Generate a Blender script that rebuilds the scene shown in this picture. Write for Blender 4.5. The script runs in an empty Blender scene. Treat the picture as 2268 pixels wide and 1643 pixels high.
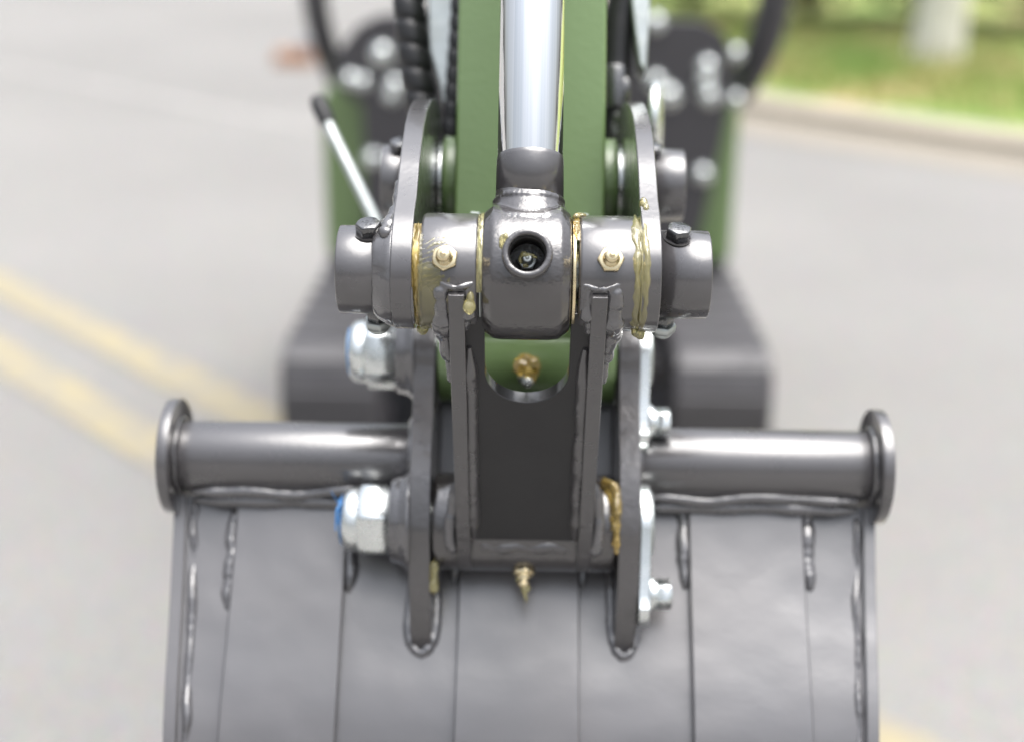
import bpy, bmesh, math, random
from mathutils import Vector, Matrix, noise
R = math.radians
random.seed(7)
scene = bpy.context.scene
col = scene.collection

# ------------------------------------------------------------------ camera
PITCH = 20.0
CAM_H = 1.23
cam_data = bpy.data.cameras.new('camera')
cam = bpy.data.objects.new('camera', cam_data)
col.objects.link(cam)
cam_data.sensor_width = 36.0
cam_data.lens = 36.0 * 2993 / 2268
cam_data.shift_x = -33 / 2268
cam_data.clip_start = 0.02
cam_data.clip_end = 400
cam_data.dof.use_dof = True
cam_data.dof.focus_distance = 0.722
cam_data.dof.aperture_fstop = 2.8
cam.matrix_world = Matrix.Translation((0, 0, CAM_H)) @ Matrix.Rotation(R(90 - PITCH), 4, 'X') @ Matrix.Rotation(R(0.9), 4, 'Z')
scene.camera = cam

# ------------------------------------------------------------------ light
SUN_EL, SUN_AZ = 76.0, 72.0      # azimuth: degrees to the right of straight behind the camera
sd = Vector((math.sin(R(SUN_AZ)) * math.cos(R(SUN_EL)), -math.cos(R(SUN_AZ)) * math.cos(R(SUN_EL)), math.sin(R(SUN_EL))))
world = bpy.data.worlds.new('World')
scene.world = world
world.use_nodes = True
wn = world.node_tree
for n in list(wn.nodes):
    wn.nodes.remove(n)
wo = wn.nodes.new('ShaderNodeOutputWorld')
bg = wn.nodes.new('ShaderNodeBackground')
sky = wn.nodes.new('ShaderNodeTexSky')
sky.sky_type = 'NISHITA'
sky.sun_disc = False
sky.sun_elevation = R(SUN_EL)
sky.sun_rotation = math.atan2(sd.x, sd.y)
sky.air_density = 1.0
sky.dust_density = 3.0
sky.ozone_density = 1.0
hs = wn.nodes.new('ShaderNodeHueSaturation')
hs.inputs['Saturation'].default_value = 0.28      # bright overcast: little colour
bg.inputs['Strength'].default_value = 0.14
# overcast luminance: the cloud deck is about three times brighter at the zenith than at the horizon
# (the clear-sky model alone is the other way round)
wtc = wn.nodes.new('ShaderNodeTexCoord')
wsep = wn.nodes.new('ShaderNodeSeparateXYZ')
wmr = wn.nodes.new('ShaderNodeMapRange')
wmr.inputs['From Min'].default_value = 0.0; wmr.inputs['From Max'].default_value = 1.0
wmr.inputs['To Min'].default_value = 0.46; wmr.inputs['To Max'].default_value = 2.8
wmx = wn.nodes.new('ShaderNodeVectorMath'); wmx.operation = 'SCALE'
wn.links.new(wtc.outputs['Generated'], wsep.inputs[0])
wpw = wn.nodes.new('ShaderNodeMath'); wpw.operation = 'POWER'; wpw.inputs[1].default_value = 1.8
wmxz = wn.nodes.new('ShaderNodeMath'); wmxz.operation = 'MAXIMUM'; wmxz.inputs[1].default_value = 0.0
wn.links.new(wsep.outputs['Z'], wmxz.inputs[0])
wn.links.new(wmxz.outputs[0], wpw.inputs[0])
wn.links.new(wpw.outputs[0], wmr.inputs['Value'])
wn.links.new(sky.outputs[0], hs.inputs['Color'])
wn.links.new(hs.outputs[0], wmx.inputs[0])
wn.links.new(wmr.outputs[0], wmx.inputs['Scale'])
wn.links.new(wmx.outputs[0], bg.inputs['Color'])
wn.links.new(bg.outputs[0], wo.inputs[0])

sl = bpy.data.lights.new('sun', 'SUN')
sl.energy = 1.5
sl.angle = R(60)
sl.color = (1.0, 0.96, 0.9)
so = bpy.data.objects.new('sun', sl)
col.objects.link(so)
so.rotation_euler = (-sd).to_track_quat('-Z', 'Y').to_euler()

vs = scene.view_settings
vs.view_transform = 'Standard'
vs.look = 'None'
vs.gamma = 1.0
vs.exposure = 0.9
vs.use_curve_mapping = False

# ------------------------------------------------------------------ materials
MATS = {}
def mat(name, base, rough=0.5, metal=0.0, coat=0.0, coat_r=0.1, var=0.0, var_scale=20.0, rvar=0.0,
        bump=0.0, bump_scale=200.0, spots=None, spec=0.5, coat_ior=1.5, tint=0.0, extra=None):
    m = bpy.data.materials.new(name)
    m.use_nodes = True
    nt = m.node_tree
    b = nt.nodes['Principled BSDF']
    b.inputs['Base Color'].default_value = (*base, 1)
    b.inputs['Roughness'].default_value = rough
    b.inputs['Metallic'].default_value = metal
    b.inputs['Coat Weight'].default_value = coat
    b.inputs['Coat Roughness'].default_value = coat_r
    b.inputs['Specular IOR Level'].default_value = spec
    b.inputs['Coat IOR'].default_value = coat_ior
    tc = nt.nodes.new('ShaderNodeTexCoord')
    L = nt.links.new
    colour = None
    if var > 0:
        nz = nt.nodes.new('ShaderNodeTexNoise')
        nz.inputs['Scale'].default_value = var_scale
        nz.inputs['Detail'].default_value = 5
        L(tc.outputs['Object'], nz.inputs['Vector'])
        mx = nt.nodes.new('ShaderNodeMix')
        mx.data_type = 'RGBA'
        mx.inputs['A'].default_value = (*[c * (1 - var) * (1 + k * tint) for c, k in zip(base, (-1, 0, 1))], 1)
        mx.inputs['B'].default_value = (*[min(1, c * (1 + var) * (1 - k * tint)) for c, k in zip(base, (-1, 0, 1))], 1)
        L(nz.outputs[0], mx.inputs['Factor'])
        colour = mx.outputs['Result']
    if spots:
        sc_, thr, scol = spots
        nz = nt.nodes.new('ShaderNodeTexNoise')
        nz.inputs['Scale'].default_value = sc_
        nz.inputs['Detail'].default_value = 2
        L(tc.outputs['Object'], nz.inputs['Vector'])
        rp = nt.nodes.new('ShaderNodeValToRGB')
        rp.color_ramp.elements[0].position = thr
        rp.color_ramp.elements[1].position = thr + 0.05
        L(nz.outputs[0], rp.inputs[0])
        mx = nt.nodes.new('ShaderNodeMix')
        mx.data_type = 'RGBA'
        if colour:
            L(colour, mx.inputs['A'])
        else:
            mx.inputs['A'].default_value = (*base, 1)
        mx.inputs['B'].default_value = (*scol, 1)
        L(rp.outputs[0], mx.inputs['Factor'])
        colour = mx.outputs['Result']
    if colour:
        L(colour, b.inputs['Base Color'])
    if rvar > 0:
        nz = nt.nodes.new('ShaderNodeTexNoise')
        nz.inputs['Scale'].default_value = var_scale * 1.7
        nz.inputs['Detail'].default_value = 6
        L(tc.outputs['Object'], nz.inputs['Vector'])
        mr = nt.nodes.new('ShaderNodeMapRange')
        mr.inputs['From Min'].default_value = 0.3
        mr.inputs['From Max'].default_value = 0.7
        mr.inputs['To Min'].default_value = max(0.02, rough - rvar)
        mr.inputs['To Max'].default_value = rough + rvar
        L(nz.outputs[0], mr.inputs['Value'])
        L(mr.outputs[0], b.inputs['Roughness'])
    if bump > 0:
        nz = nt.nodes.new('ShaderNodeTexNoise')
        nz.inputs['Scale'].default_value = bump_scale
        nz.inputs['Detail'].default_value = 4
        L(tc.outputs['Object'], nz.inputs['Vector'])
        bp = nt.nodes.new('ShaderNodeBump')
        bp.inputs['Strength'].default_value = 0.5
        bp.inputs['Distance'].default_value = bump
        L(nz.outputs[0], bp.inputs['Height'])
        L(bp.outputs[0], b.inputs['Normal'])
        L(bp.outputs[0], b.inputs['Coat Normal'])
    if extra:
        extra(m, nt, b, tc)
    MATS[name] = m
    return m

mat('grey_paint', (0.054, 0.0505, 0.0525), 0.3, 0.1, spec=.8, coat_ior=1.6, coat=1.0, coat_r=0.16, var=0.07, var_scale=25, rvar=0.06, bump=0.00018, bump_scale=260,
    spots=(900, 0.76, (0.1, 0.098, 0.098)))
mat('glossy_grey_paint', (0.038, 0.034, 0.034), 0.2, 0.1, spec=0.7, coat_ior=1.6, coat=1.0, coat_r=0.04, var=0.08, var_scale=30, rvar=0.06, bump=0.0006, bump_scale=330,
    spots=(800, 0.75, (0.11, 0.105, 0.1)))
def wavy(m, nt, b, tc):
    # slow unevenness of rolled sheet, under the fine orange peel
    nz = nt.nodes.new('ShaderNodeTexNoise'); nz.inputs['Scale'].default_value = 13; nz.inputs['Detail'].default_value = 2
    nt.links.new(tc.outputs['Object'], nz.inputs['Vector'])
    bp = nt.nodes.new('ShaderNodeBump'); bp.inputs['Strength'].default_value = .5; bp.inputs['Distance'].default_value = .0042
    nt.links.new(nz.outputs[0], bp.inputs['Height'])
    for n in nt.nodes:
        if n.type == 'BUMP' and n != bp: nt.links.new(bp.outputs[0], n.inputs['Normal'])
mat('bucket_paint', (0.058, 0.056, 0.06), 0.38, 0.1, spec=.8, coat_ior=1.6, coat=1.0, coat_r=0.24, var=0.22, var_scale=7, tint=.1, rvar=0.1, bump=0.00014, bump_scale=240,
    extra=wavy, spots=(260, 0.74, (0.085, 0.085, 0.088)))
mat('dark_web', (0.022, 0.0212, 0.0215), 0.42, 0.0, spec=.35, coat=0.15, coat_r=0.3, var=0.25, var_scale=22, rvar=0.08, bump=0.00015, bump_scale=260)  # near-black tone for the link's centre web
mat('edge_paint', (0.054, 0.05, 0.051), 0.34, 0.1, spec=.8, coat_ior=1.55, coat=.9, coat_r=0.18, var=0.12, var_scale=60, rvar=0.1, bump=0.0011, bump_scale=150,
    spots=(420, 0.73, (0.022, 0.02, 0.02)))
mat('weld_paint', (0.07, 0.067, 0.07), 0.24, 0.1, spec=.8, coat_ior=1.65, coat=1.0, coat_r=0.07, var=0.1, var_scale=60, rvar=0.08, bump=0.0008, bump_scale=140)
mat('green_paint', (0.137, 0.21, 0.082), 0.34, 0.0, coat=0.5, coat_r=0.12, var=0.08, var_scale=14, rvar=0.05, bump=0.0004, bump_scale=220)
mat('zinc', (0.76, 0.79, 0.78), 0.26, 1.0, var=0.06, var_scale=60, rvar=0.06, bump=0.0002, bump_scale=200, spots=(120, 0.74, (0.5, 0.5, 0.47)))
mat('dull_zinc', (0.48, 0.51, 0.5), 0.42, 1.0, var=0.18, var_scale=70, rvar=0.1, bump=0.0006, bump_scale=160)
mat('brass', (0.78, 0.66, 0.42), 0.24, 1.0, var=0.2, var_scale=150, rvar=0.1, bump=0.0003, bump_scale=400)
mat('black_oxide', (0.016, 0.016, 0.017), 0.25, 0.0, spec=1.0, coat_ior=1.7, coat=0.9, coat_r=0.14, var=0.3, var_scale=140, rvar=0.1, bump=0.0006, bump_scale=300, spots=(380, 0.72, (0.12, 0.12, 0.12)))
mat('black_rubber', (0.014, 0.014, 0.015), 0.42, 0.0, var=0.3, var_scale=60, rvar=0.1, bump=0.0006, bump_scale=160)
mat('track_rubber', (0.055, 0.053, 0.057), 0.5, 0.0, var=0.3, var_scale=18, rvar=0.1, bump=0.002, bump_scale=60)
mat('dark_plate', (0.042, 0.04, 0.045), 0.42, 0.0, coat=0.2, var=0.12, var_scale=10, rvar=0.08)
mat('hole_black', (0.01, 0.009, 0.008), 0.35)
mat('blue_nylon', (0.06, 0.22, 0.5), 0.35)
mat('seat_vinyl', (0.02, 0.02, 0.022), 0.5, var=0.2, var_scale=30, bump=0.001, bump_scale=90)

def chrome_extra(m, nt, b, tc):
    mr_ = nt.nodes.new('ShaderNodeMapping'); mr_.inputs['Rotation'].default_value = (R(8.5), 0, 0)
    nt.links.new(tc.outputs['Object'], mr_.inputs['Vector'])
    mp = nt.nodes.new('ShaderNodeMapping')
    mp.inputs['Scale'].default_value = (420, 420, .6)
    nt.links.new(mr_.outputs[0], mp.inputs['Vector'])
    nz = nt.nodes.new('ShaderNodeTexNoise')
    nz.inputs['Scale'].default_value = 1.0
    nz.inputs['Detail'].default_value = 3
    nt.links.new(mp.outputs[0], nz.inputs['Vector'])
    bp = nt.nodes.new('ShaderNodeBump')
    bp.inputs['Strength'].default_value = 0.25
    bp.inputs['Distance'].default_value = 0.0004
    nt.links.new(nz.outputs[0], bp.inputs['Height'])
    nt.links.new(bp.outputs[0], b.inputs['Normal'])
    # faint lengthwise streaks: reflected bands painted into the base colour
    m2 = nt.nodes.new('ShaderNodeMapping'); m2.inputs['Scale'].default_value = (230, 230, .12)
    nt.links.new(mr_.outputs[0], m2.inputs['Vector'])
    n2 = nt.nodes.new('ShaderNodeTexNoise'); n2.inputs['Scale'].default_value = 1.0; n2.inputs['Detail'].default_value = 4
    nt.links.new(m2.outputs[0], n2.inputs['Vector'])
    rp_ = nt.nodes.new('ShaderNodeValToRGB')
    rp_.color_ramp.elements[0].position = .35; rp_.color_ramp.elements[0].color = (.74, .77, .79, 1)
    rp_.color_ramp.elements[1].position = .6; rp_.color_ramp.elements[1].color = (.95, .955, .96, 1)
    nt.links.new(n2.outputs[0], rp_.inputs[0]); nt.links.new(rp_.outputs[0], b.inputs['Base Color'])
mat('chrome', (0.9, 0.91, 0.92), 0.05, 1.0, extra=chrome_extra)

def grease_extra(m, nt, b, tc):
    b.inputs['Transmission Weight'].default_value = 0.72
    b.inputs['IOR'].default_value = 1.45
    b.inputs['Subsurface Weight'].default_value = 0.0
mat('grease', (0.58, 0.52, 0.24), 0.07, 0.0, coat=0.8, coat_r=0.03, var=0.25, var_scale=120, bump=0.0007, bump_scale=300, extra=grease_extra)
mat('grease_film', (0.72, 0.66, 0.34), 0.06, 0.0, coat=0.8, coat_r=0.03, bump=0.0006, bump_scale=300, extra=lambda m, nt, b, tc: (setattr(b.inputs['Transmission Weight'], 'default_value', .9), setattr(b.inputs['IOR'], 'default_value', 1.45)))
mat('amber_grease', (0.62, 0.44, 0.11), 0.07, 0.0, coat=0.8, coat_r=0.03, var=0.25, var_scale=120, bump=0.0007, bump_scale=300, extra=grease_extra)

def road_extra(m, nt, b, tc):
    L = nt.links.new
    big = nt.nodes.new('ShaderNodeTexNoise'); big.inputs['Scale'].default_value = 0.55; big.inputs['Detail'].default_value = 4
    L(tc.outputs['Object'], big.inputs['Vector'])
    fine = nt.nodes.new('ShaderNodeTexNoise'); fine.inputs['Scale'].default_value = 120; fine.inputs['Detail'].default_value = 3
    L(tc.outputs['Object'], fine.inputs['Vector'])
    mx = nt.nodes.new('ShaderNodeMix'); mx.data_type = 'RGBA'
    mx.inputs['A'].default_value = (0.132, 0.125, 0.114, 1); mx.inputs['B'].default_value = (0.218, 0.206, 0.187, 1)
    L(big.outputs[0], mx.inputs['Factor'])
    vo = nt.nodes.new('ShaderNodeTexVoronoi'); vo.inputs['Scale'].default_value = 210
    L(tc.outputs['Object'], vo.inputs['Vector'])
    m2 = nt.nodes.new('ShaderNodeMix'); m2.data_type = 'RGBA'; m2.blend_type = 'OVERLAY'
    m2.inputs['Factor'].default_value = 0.35
    L(mx.outputs['Result'], m2.inputs['A']); L(vo.outputs['Color'], m2.inputs['B'])
    h = nt.nodes.new('ShaderNodeHueSaturation'); h.inputs['Saturation'].default_value = 0.55
    L(m2.outputs['Result'], h.inputs['Color'])
    L(h.outputs[0], b.inputs['Base Color'])
    bp = nt.nodes.new('ShaderNodeBump'); bp.inputs['Distance'].default_value = 0.004; bp.inputs['Strength'].default_value = 0.5
    L(fine.outputs[0], bp.inputs['Height']); L(bp.outputs[0], b.inputs['Normal'])
mat('road', (0.33, 0.32, 0.3), 0.85, extra=road_extra)
mat('kerb_concrete', (0.33, 0.295, 0.24), 0.9, var=0.15, var_scale=6, bump=0.003, bump_scale=90)
mat('gutter_concrete', (0.225, 0.203, 0.168), 0.9, var=0.15, var_scale=4, bump=0.003, bump_scale=90)

def worn_extra(thr, under):
    def f(m, nt, b, tc):
        L = nt.links.new
        nz = nt.nodes.new('ShaderNodeTexNoise'); nz.inputs['Scale'].default_value = 9; nz.inputs['Detail'].default_value = 8
        nz.inputs['Roughness'].default_value = 0.75
        L(tc.outputs['Object'], nz.inputs['Vector'])
        rp = nt.nodes.new('ShaderNodeValToRGB')
        rp.color_ramp.elements[0].position = thr; rp.color_ramp.elements[1].position = thr + 0.12
        rp.color_ramp.elements[0].color = (*under, 1)
        rp.color_ramp.elements[1].color = b.inputs['Base Color'].default_value
        L(nz.outputs[0], rp.inputs[0]); L(rp.outputs[0], b.inputs['Base Color'])
    return f
mat('yellow_marking', (0.262, 0.226, 0.14), 0.7, extra=worn_extra(0.43, (0.205, 0.19, 0.158)))
mat('faded_marking', (0.28, 0.272, 0.26), 0.8, extra=worn_extra(0.45, (0.215, 0.208, 0.198)))

def grass_extra(c1, c2, c3, sc_=1.6):
    def f(m, nt, b, tc):
        L = nt.links.new
        nz = nt.nodes.new('ShaderNodeTexNoise'); nz.inputs['Scale'].default_value = sc_; nz.inputs['Detail'].default_value = 3
        L(tc.outputs['Object'], nz.inputs['Vector'])
        rp = nt.nodes.new('ShaderNodeValToRGB')
        e = rp.color_ramp.elements
        e[0].position = 0.36; e[0].color = (*c1, 1)
        e[1].position = 0.66; e[1].color = (*c3, 1)
        k = e.new(0.52); k.color = (*c2, 1)
        L(nz.outputs[0], rp.inputs[0]); L(rp.outputs[0], b.inputs['Base Color'])
    return f
mat('turf', (0.1, 0.14, 0.04), 0.9, extra=grass_extra((0.14, 0.23, 0.045), (0.23, 0.26, 0.07), (0.34, 0.27, 0.125)))
mat('grass_blade', (0.1, 0.16, 0.03), 0.55, extra=grass_extra((0.14, 0.25, 0.042), (0.25, 0.29, 0.075), (0.38, 0.3, 0.14)))
mat('bush_leaf', (0.07, 0.11, 0.035), 0.5, extra=grass_extra((0.032, 0.058, 0.02), (0.058, 0.078, 0.026), (0.1, 0.08, 0.04), 2.5))
mat('tree_leaf', (0.07, 0.12, 0.035), 0.5, var=0.4, var_scale=3)
mat('bark', (0.68, 0.66, 0.59), 0.85, var=0.25, var_scale=7, bump=0.02, bump_scale=14)
mat('stem', (0.12, 0.085, 0.055), 0.85, var=0.2, var_scale=9)
mat('terracotta', (0.36, 0.19, 0.11), 0.8, var=0.2, var_scale=12)
mat('pale_grey_stone', (0.22, 0.225, 0.25), 0.8, var=0.15, var_scale=12)

# ------------------------------------------------------------------ mesh helpers
MM = 0.001
def nb():
    return bmesh.new()

def basis(a):
    a = Vector(a).normalized()
    h = Vector((0, 0, 1)) if abs(a.z) < 0.9 else Vector((0, 1, 0))
    u = a.cross(h).normalized()
    return a, u, a.cross(u).normalized()

def lathe(bm, prof, o=(0, 0, 0), a=(1, 0, 0), n=48, jit=None):
    """prof: (t along the axis, radius) pairs"""
    a, u, w = basis(a)
    o = Vector(o)
    rings = []
    for t, r in prof:
        if r <= 1e-9:
            rings.append([bm.verts.new(o + a * t)])
            continue
        ring = []
        for i in range(n):
            th = 2 * math.pi * i / n
            rr = r + (jit(t, th) if jit else 0)
            ring.append(bm.verts.new(o + a * t + (u * math.cos(th) + w * math.sin(th)) * rr))
        rings.append(ring)
    for A, B in zip(rings, rings[1:]):
        for i in range(n):
            j = (i + 1) % n
            if len(A) == 1 and len(B) == 1:
                continue
            if len(A) == 1:
                bm.faces.new((A[0], B[j], B[i]))
            elif len(B) == 1:
                bm.faces.new((A[i], A[j], B[0]))
            else:
                bm.faces.new((A[i], A[j], B[j], B[i]))
    if len(rings[0]) > 1:
        bm.faces.new(list(reversed(rings[0])))
    if len(rings[-1]) > 1:
        bm.faces.new(rings[-1])
    return bm

def cyl(bm, o, a, t0, t1, r, c=0.6, n=48):
    return lathe(bm, [(t0, r - c), (t0 + c * .3, r - c * .3), (t0 + c, r), (t1 - c, r), (t1 - c * .3, r - c * .3), (t1, r - c)], o, a, n)

def ring(bm, o, a, t0, t1, ri, ro, c=0.4, n=48):
    a, u, w = basis(a); o = Vector(o)
    prof = [(t0, ri), (t0, ro - c), (t0 + c, ro), (t1 - c, ro), (t1, ro - c), (t1, ri)]
    rs = []
    for t, r in prof:
        rs.append([bm.verts.new(o + a * t + (u * math.cos(2 * math.pi * i / n) + w * math.sin(2 * math.pi * i / n)) * r) for i in range(n)])
    rs.append(rs[0])
    for A, B in zip(rs, rs[1:]):
        for i in range(n):
            j = (i + 1) % n
            bm.faces.new((A[i], A[j], B[j], B[i]))
    return bm

def prism(bm, pts, x0, x1):
    """polygon in (y, z) pushed along x"""
    A = [bm.verts.new((x0, y, z)) for y, z in pts]
    B = [bm.verts.new((x1, y, z)) for y, z in pts]
    n = len(pts)
    bm.faces.new(A); bm.faces.new(list(reversed(B)))
    for i in range(n):
        j = (i + 1) % n
        bm.faces.new((A[j], A[i], B[i], B[j]))
    bmesh.ops.recalc_face_normals(bm, faces=bm.faces)
    return bm

def box(bm, c, s, rot=None):
    m = Matrix.Translation(Vector(c)) @ (rot.to_4x4() if rot else Matrix.Identity(4)) @ Matrix.Diagonal((*s, 1))
    bmesh.ops.create_cube(bm, size=1, matrix=m)
    return bm

def hexhead(bm, o, a, af, h, n=48, rot=0.0, dome=0.0, both=False):
    a, u, w = basis(a); o = Vector(o)
    rc = af * 0.475
    def hr(th):
        k = (th + math.pi / 6) % (math.pi / 3) - math.pi / 6
        return af / 2 / math.cos(k)
    dirs = [u * math.cos(2 * math.pi * i / n - rot) + w * math.sin(2 * math.pi * i / n - rot) for i in range(n)]
    rad = [hr(2 * math.pi * i / n) for i in range(n)]
    drop = [(r - rc) * 0.6 for r in rad]
    R0 = []
    if both:
        R0.append([bm.verts.new(o + d * rc) for d in dirs])
        R0.append([bm.verts.new(o + d * r + a * k) for d, r, k in zip(dirs, rad, drop)])
    else:
        R0.append([bm.verts.new(o + d * r) for d, r in zip(dirs, rad)])
    R0.append([bm.verts.new(o + d * r + a * (h - k)) for d, r, k in zip(dirs, rad, drop)])
    R0.append([bm.verts.new(o + d * rc + a * h) for d in dirs])
    for A, B in zip(R0, R0[1:]):
        for i in range(n):
            j = (i + 1) % n
            bm.faces.new((A[i], A[j], B[j], B[i]))
    bm.faces.new(list(reversed(R0[0]))); bm.faces.new(R0[-1])
    return bm

def spline(pts, k=8):
    P = [Vector(p) for p in pts]
    P = [P[0] * 2 - P[1]] + P + [P[-1] * 2 - P[-2]]
    out = []
    for i in range(1, len(P) - 2):
        for s in range(k):
            t = s / k
            a, b, c, d = P[i - 1], P[i], P[i + 1], P[i + 2]
            out.append(0.5 * ((2 * b) + (c - a) * t + (2 * a - 5 * b + 4 * c - d) * t * t + (3 * b - a - 3 * c + d) * t ** 3))
    out.append(P[-2])
    return out

def tube(bm, pts, rad, n=16):
    P = [Vector(p) for p in pts]
    m = len(P)
    rs = []
    up = None
    for i, p in enumerate(P):
        d = (P[min(i + 1, m - 1)] - P[max(i - 1, 0)]).normalized()
        if up is None:
            _, u, w = basis(d)
        else:
            u = (up - d * up.dot(d)).normalized(); w = d.cross(u)
        up = u
        r = rad(i / (m - 1), i) if callable(rad) else rad
        rs.append([bm.verts.new(p + (u * math.cos(2 * math.pi * k / n) + w * math.sin(2 * math.pi * k / n)) * r) for k in range(n)])
    for A, B in zip(rs, rs[1:]):
        for i in range(n):
            j = (i + 1) % n
            bm.faces.new((A[i], A[j], B[j], B[i]))
    bm.faces.new(list(reversed(rs[0]))); bm.faces.new(rs[-1])
    bmesh.ops.recalc_face_normals(bm, faces=bm.faces)
    return bm

def bead(bm, pts, r, seed=0, k=10, ripple=0.12, wander=0.25, n=12):
    P = spline(pts, k)
    rnd = random.Random(seed)
    Q = [p + Vector((noise.noise(Vector((i * .06, seed * 3.1, 1))), noise.noise(Vector((i * .06, seed * 3.1, 5))), noise.noise(Vector((i * .06, seed * 3.1, 9))))) * r * wander for i, p in enumerate(P)]
    def rr(t, i):
        e = min(1, 0.35 + 6 * t, 0.35 + 6 * (1 - t))
        return r * e * (1 + .08 * ripple * math.sin(i * 1.3 + seed) + 0.34 * noise.noise(Vector((i * .075, seed * 1.7, 2))) + .07 * noise.noise(Vector((i * .3, seed * 1.7, 6))))
    return tube(bm, Q, rr, n)

def finish(bm, ang=32):
    for f in bm.faces:
        f.smooth = True
    lim = R(ang)
    for e in bm.edges:
        if len(e.link_faces) == 2 and e.calc_face_angle(0) > lim:
            e.smooth = False

def obj(name, bm, m, parent=None, frame=None, bevel=0.0, ang=32, scale=MM, remesh=0.0, smooth_it=0, segs=2, props=None):
    """one mesh object. frame = world matrix of a top part; sub-parts share the parent's frame."""
    finish(bm, ang)
    if scale != 1:
        bmesh.ops.scale(bm, vec=(scale,) * 3, verts=bm.verts)
    me = bpy.data.meshes.new(name)
    bm.to_mesh(me)
    bm.free()
    o = bpy.data.objects.new(name, me)
    col.objects.link(o)
    me.materials.append(MATS[m] if isinstance(m, str) else m)
    if parent:
        o.parent = parent
    if frame is not None:
        o.matrix_basis = frame
    if remesh:
        md = o.modifiers.new('remesh', 'REMESH')
        md.mode = 'VOXEL'; md.voxel_size = remesh * scale; md.use_smooth_shade = True
        if smooth_it:
            s = o.modifiers.new('smooth', 'SMOOTH'); s.iterations = smooth_it; s.factor = 0.5
    if bevel:
        md = o.modifiers.new('bevel', 'BEVEL')
        md.width = bevel * scale; md.segments = segs; md.limit_method = 'ANGLE'; md.angle_limit = R(35)
        md.harden_normals = True
    for k, v in (props or {}).items():
        o[k] = v
    return o

def tag(o, label, cat=None, group=None, kind=None):
    o['label'] = label
    if cat: o['category'] = cat
    if group: o['group'] = group
    if kind: o['kind'] = kind
    return o

# ================================================================== SETTING
# road direction and its normal (towards the grass)
RD = Vector((0.745, -0.667)); RN = Vector((0.667, 0.745))
def rp(s, n, z=0.0):
    return Vector((RD.x * s + RN.x * n, RD.y * s + RN.y * n, z))

bm = nb()
bmesh.ops.create_grid(bm, x_segments=2, y_segments=2, size=150)
road = obj('road', bm, 'road', scale=1)
road['kind'] = 'structure'

def strip(name, pts_l, pts_r, z, m, parent=None):
    bm = nb()
    A = [bm.verts.new((p.x, p.y, z)) for p in pts_l]; B = [bm.verts.new((p.x, p.y, z)) for p in pts_r]
    for i in range(len(A) - 1):
        bm.faces.new((A[i], A[i + 1], B[i + 1], B[i]))
    bmesh.ops.recalc_face_normals(bm, faces=bm.faces)
    for f in bm.faces:
        if f.normal.z < 0: f.normal_flip()
    return obj(name, bm, m, parent, scale=1)

def line_marking(name, n0, w, s0, s1, m, label, k=(.667, .745)):
    def q(s_, n_): return Vector((k[1] * s_ + k[0] * n_, -k[0] * s_ + k[1] * n_, 0))
    L_ = [q(s0 + (s1 - s0) * i / 30, n0 + w / 2) for i in range(31)]
    R_ = [q(s0 + (s1 - s0) * i / 30, n0 - w / 2) for i in range(31)]
    o = strip(name, L_, R_, 0.004, m)
    tag(o, label, kind='structure')
    return o
line_marking('yellow_line', 1.60, 0.13, -14, 8, 'yellow_marking', 'worn yellow road line, the farther of the two', (.727, .6866))
line_marking('yellow_line', 1.325, 0.13, -14, 8, 'yellow_marking', 'worn yellow road line, the nearer of the two', (.727, .6866))
line_marking('faded_line', 4.45, 0.11, -13, -5.4, 'faded_marking', 'faded pale line crossing the far road surface')

# kerb outline: straight along the road, then turning away behind the machine
def edge_path(off):
    pts = [rp(s, 6.45 + off) for s in (16, 12, 8, 4, 0, -2, -3.5)]
    p0 = pts[-1]
    d = -RD
    ang = 0
    p = p0.copy()
    step = 0.55
    for i in range(14):
        a = R(min(62, 5.5 * (i + 1)))
        dd = Vector((d.x * math.cos(-a) - d.y * math.sin(-a), d.x * math.sin(-a) + d.y * math.cos(-a)))
        nn = Vector((dd.y, -dd.x))
        p = p + Vector((dd.x, dd.y, 0)) * (step - off * R(5.5) * (1 if 5.5 * (i + 1) <= 62 else 0))
        pts.append(p.copy())
    dd3 = (pts[-1] - pts[-2]).normalized()
    pts.append(pts[-1] + dd3 * 12); pts.append(pts[-1] + dd3 * 25)
    return pts
e_out = edge_path(0.0)
def offset_path(P, d):
    out = []
    for i, p in enumerate(P):
        t = (P[min(i + 1, len(P) - 1)] - P[max(i - 1, 0)]).normalized()
        out.append(p + Vector((t.y, -t.x, 0)) * d)       # to the right of travel = grass side
    return out
def loft(bm, A, B):
    VA = [bm.verts.new(p) for p in A]; VB = [bm.verts.new(p) for p in B]
    for i in range(len(VA) - 1):
        bm.faces.new((VA[i], VA[i + 1], VB[i + 1], VB[i]))
def up(P, z): return [Vector((p.x, p.y, z)) for p in P]
side = 1 if (offset_path(e_out, 1)[2] - e_out[2]).dot(Vector((RN.x, RN.y, 0))) > 0 else -1
e_in = offset_path(e_out, 0.32 * side)
gut = offset_path(e_out, -0.5 * side)
bm = nb(); loft(bm, up(gut, 0.004), up(e_out, 0.004)); bmesh.ops.recalc_face_normals(bm, faces=bm.faces)
for f in bm.faces:
    if f.normal.z < 0: f.normal_flip()
g = obj('gutter', bm, 'gutter_concrete', scale=1); g['kind'] = 'structure'
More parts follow.
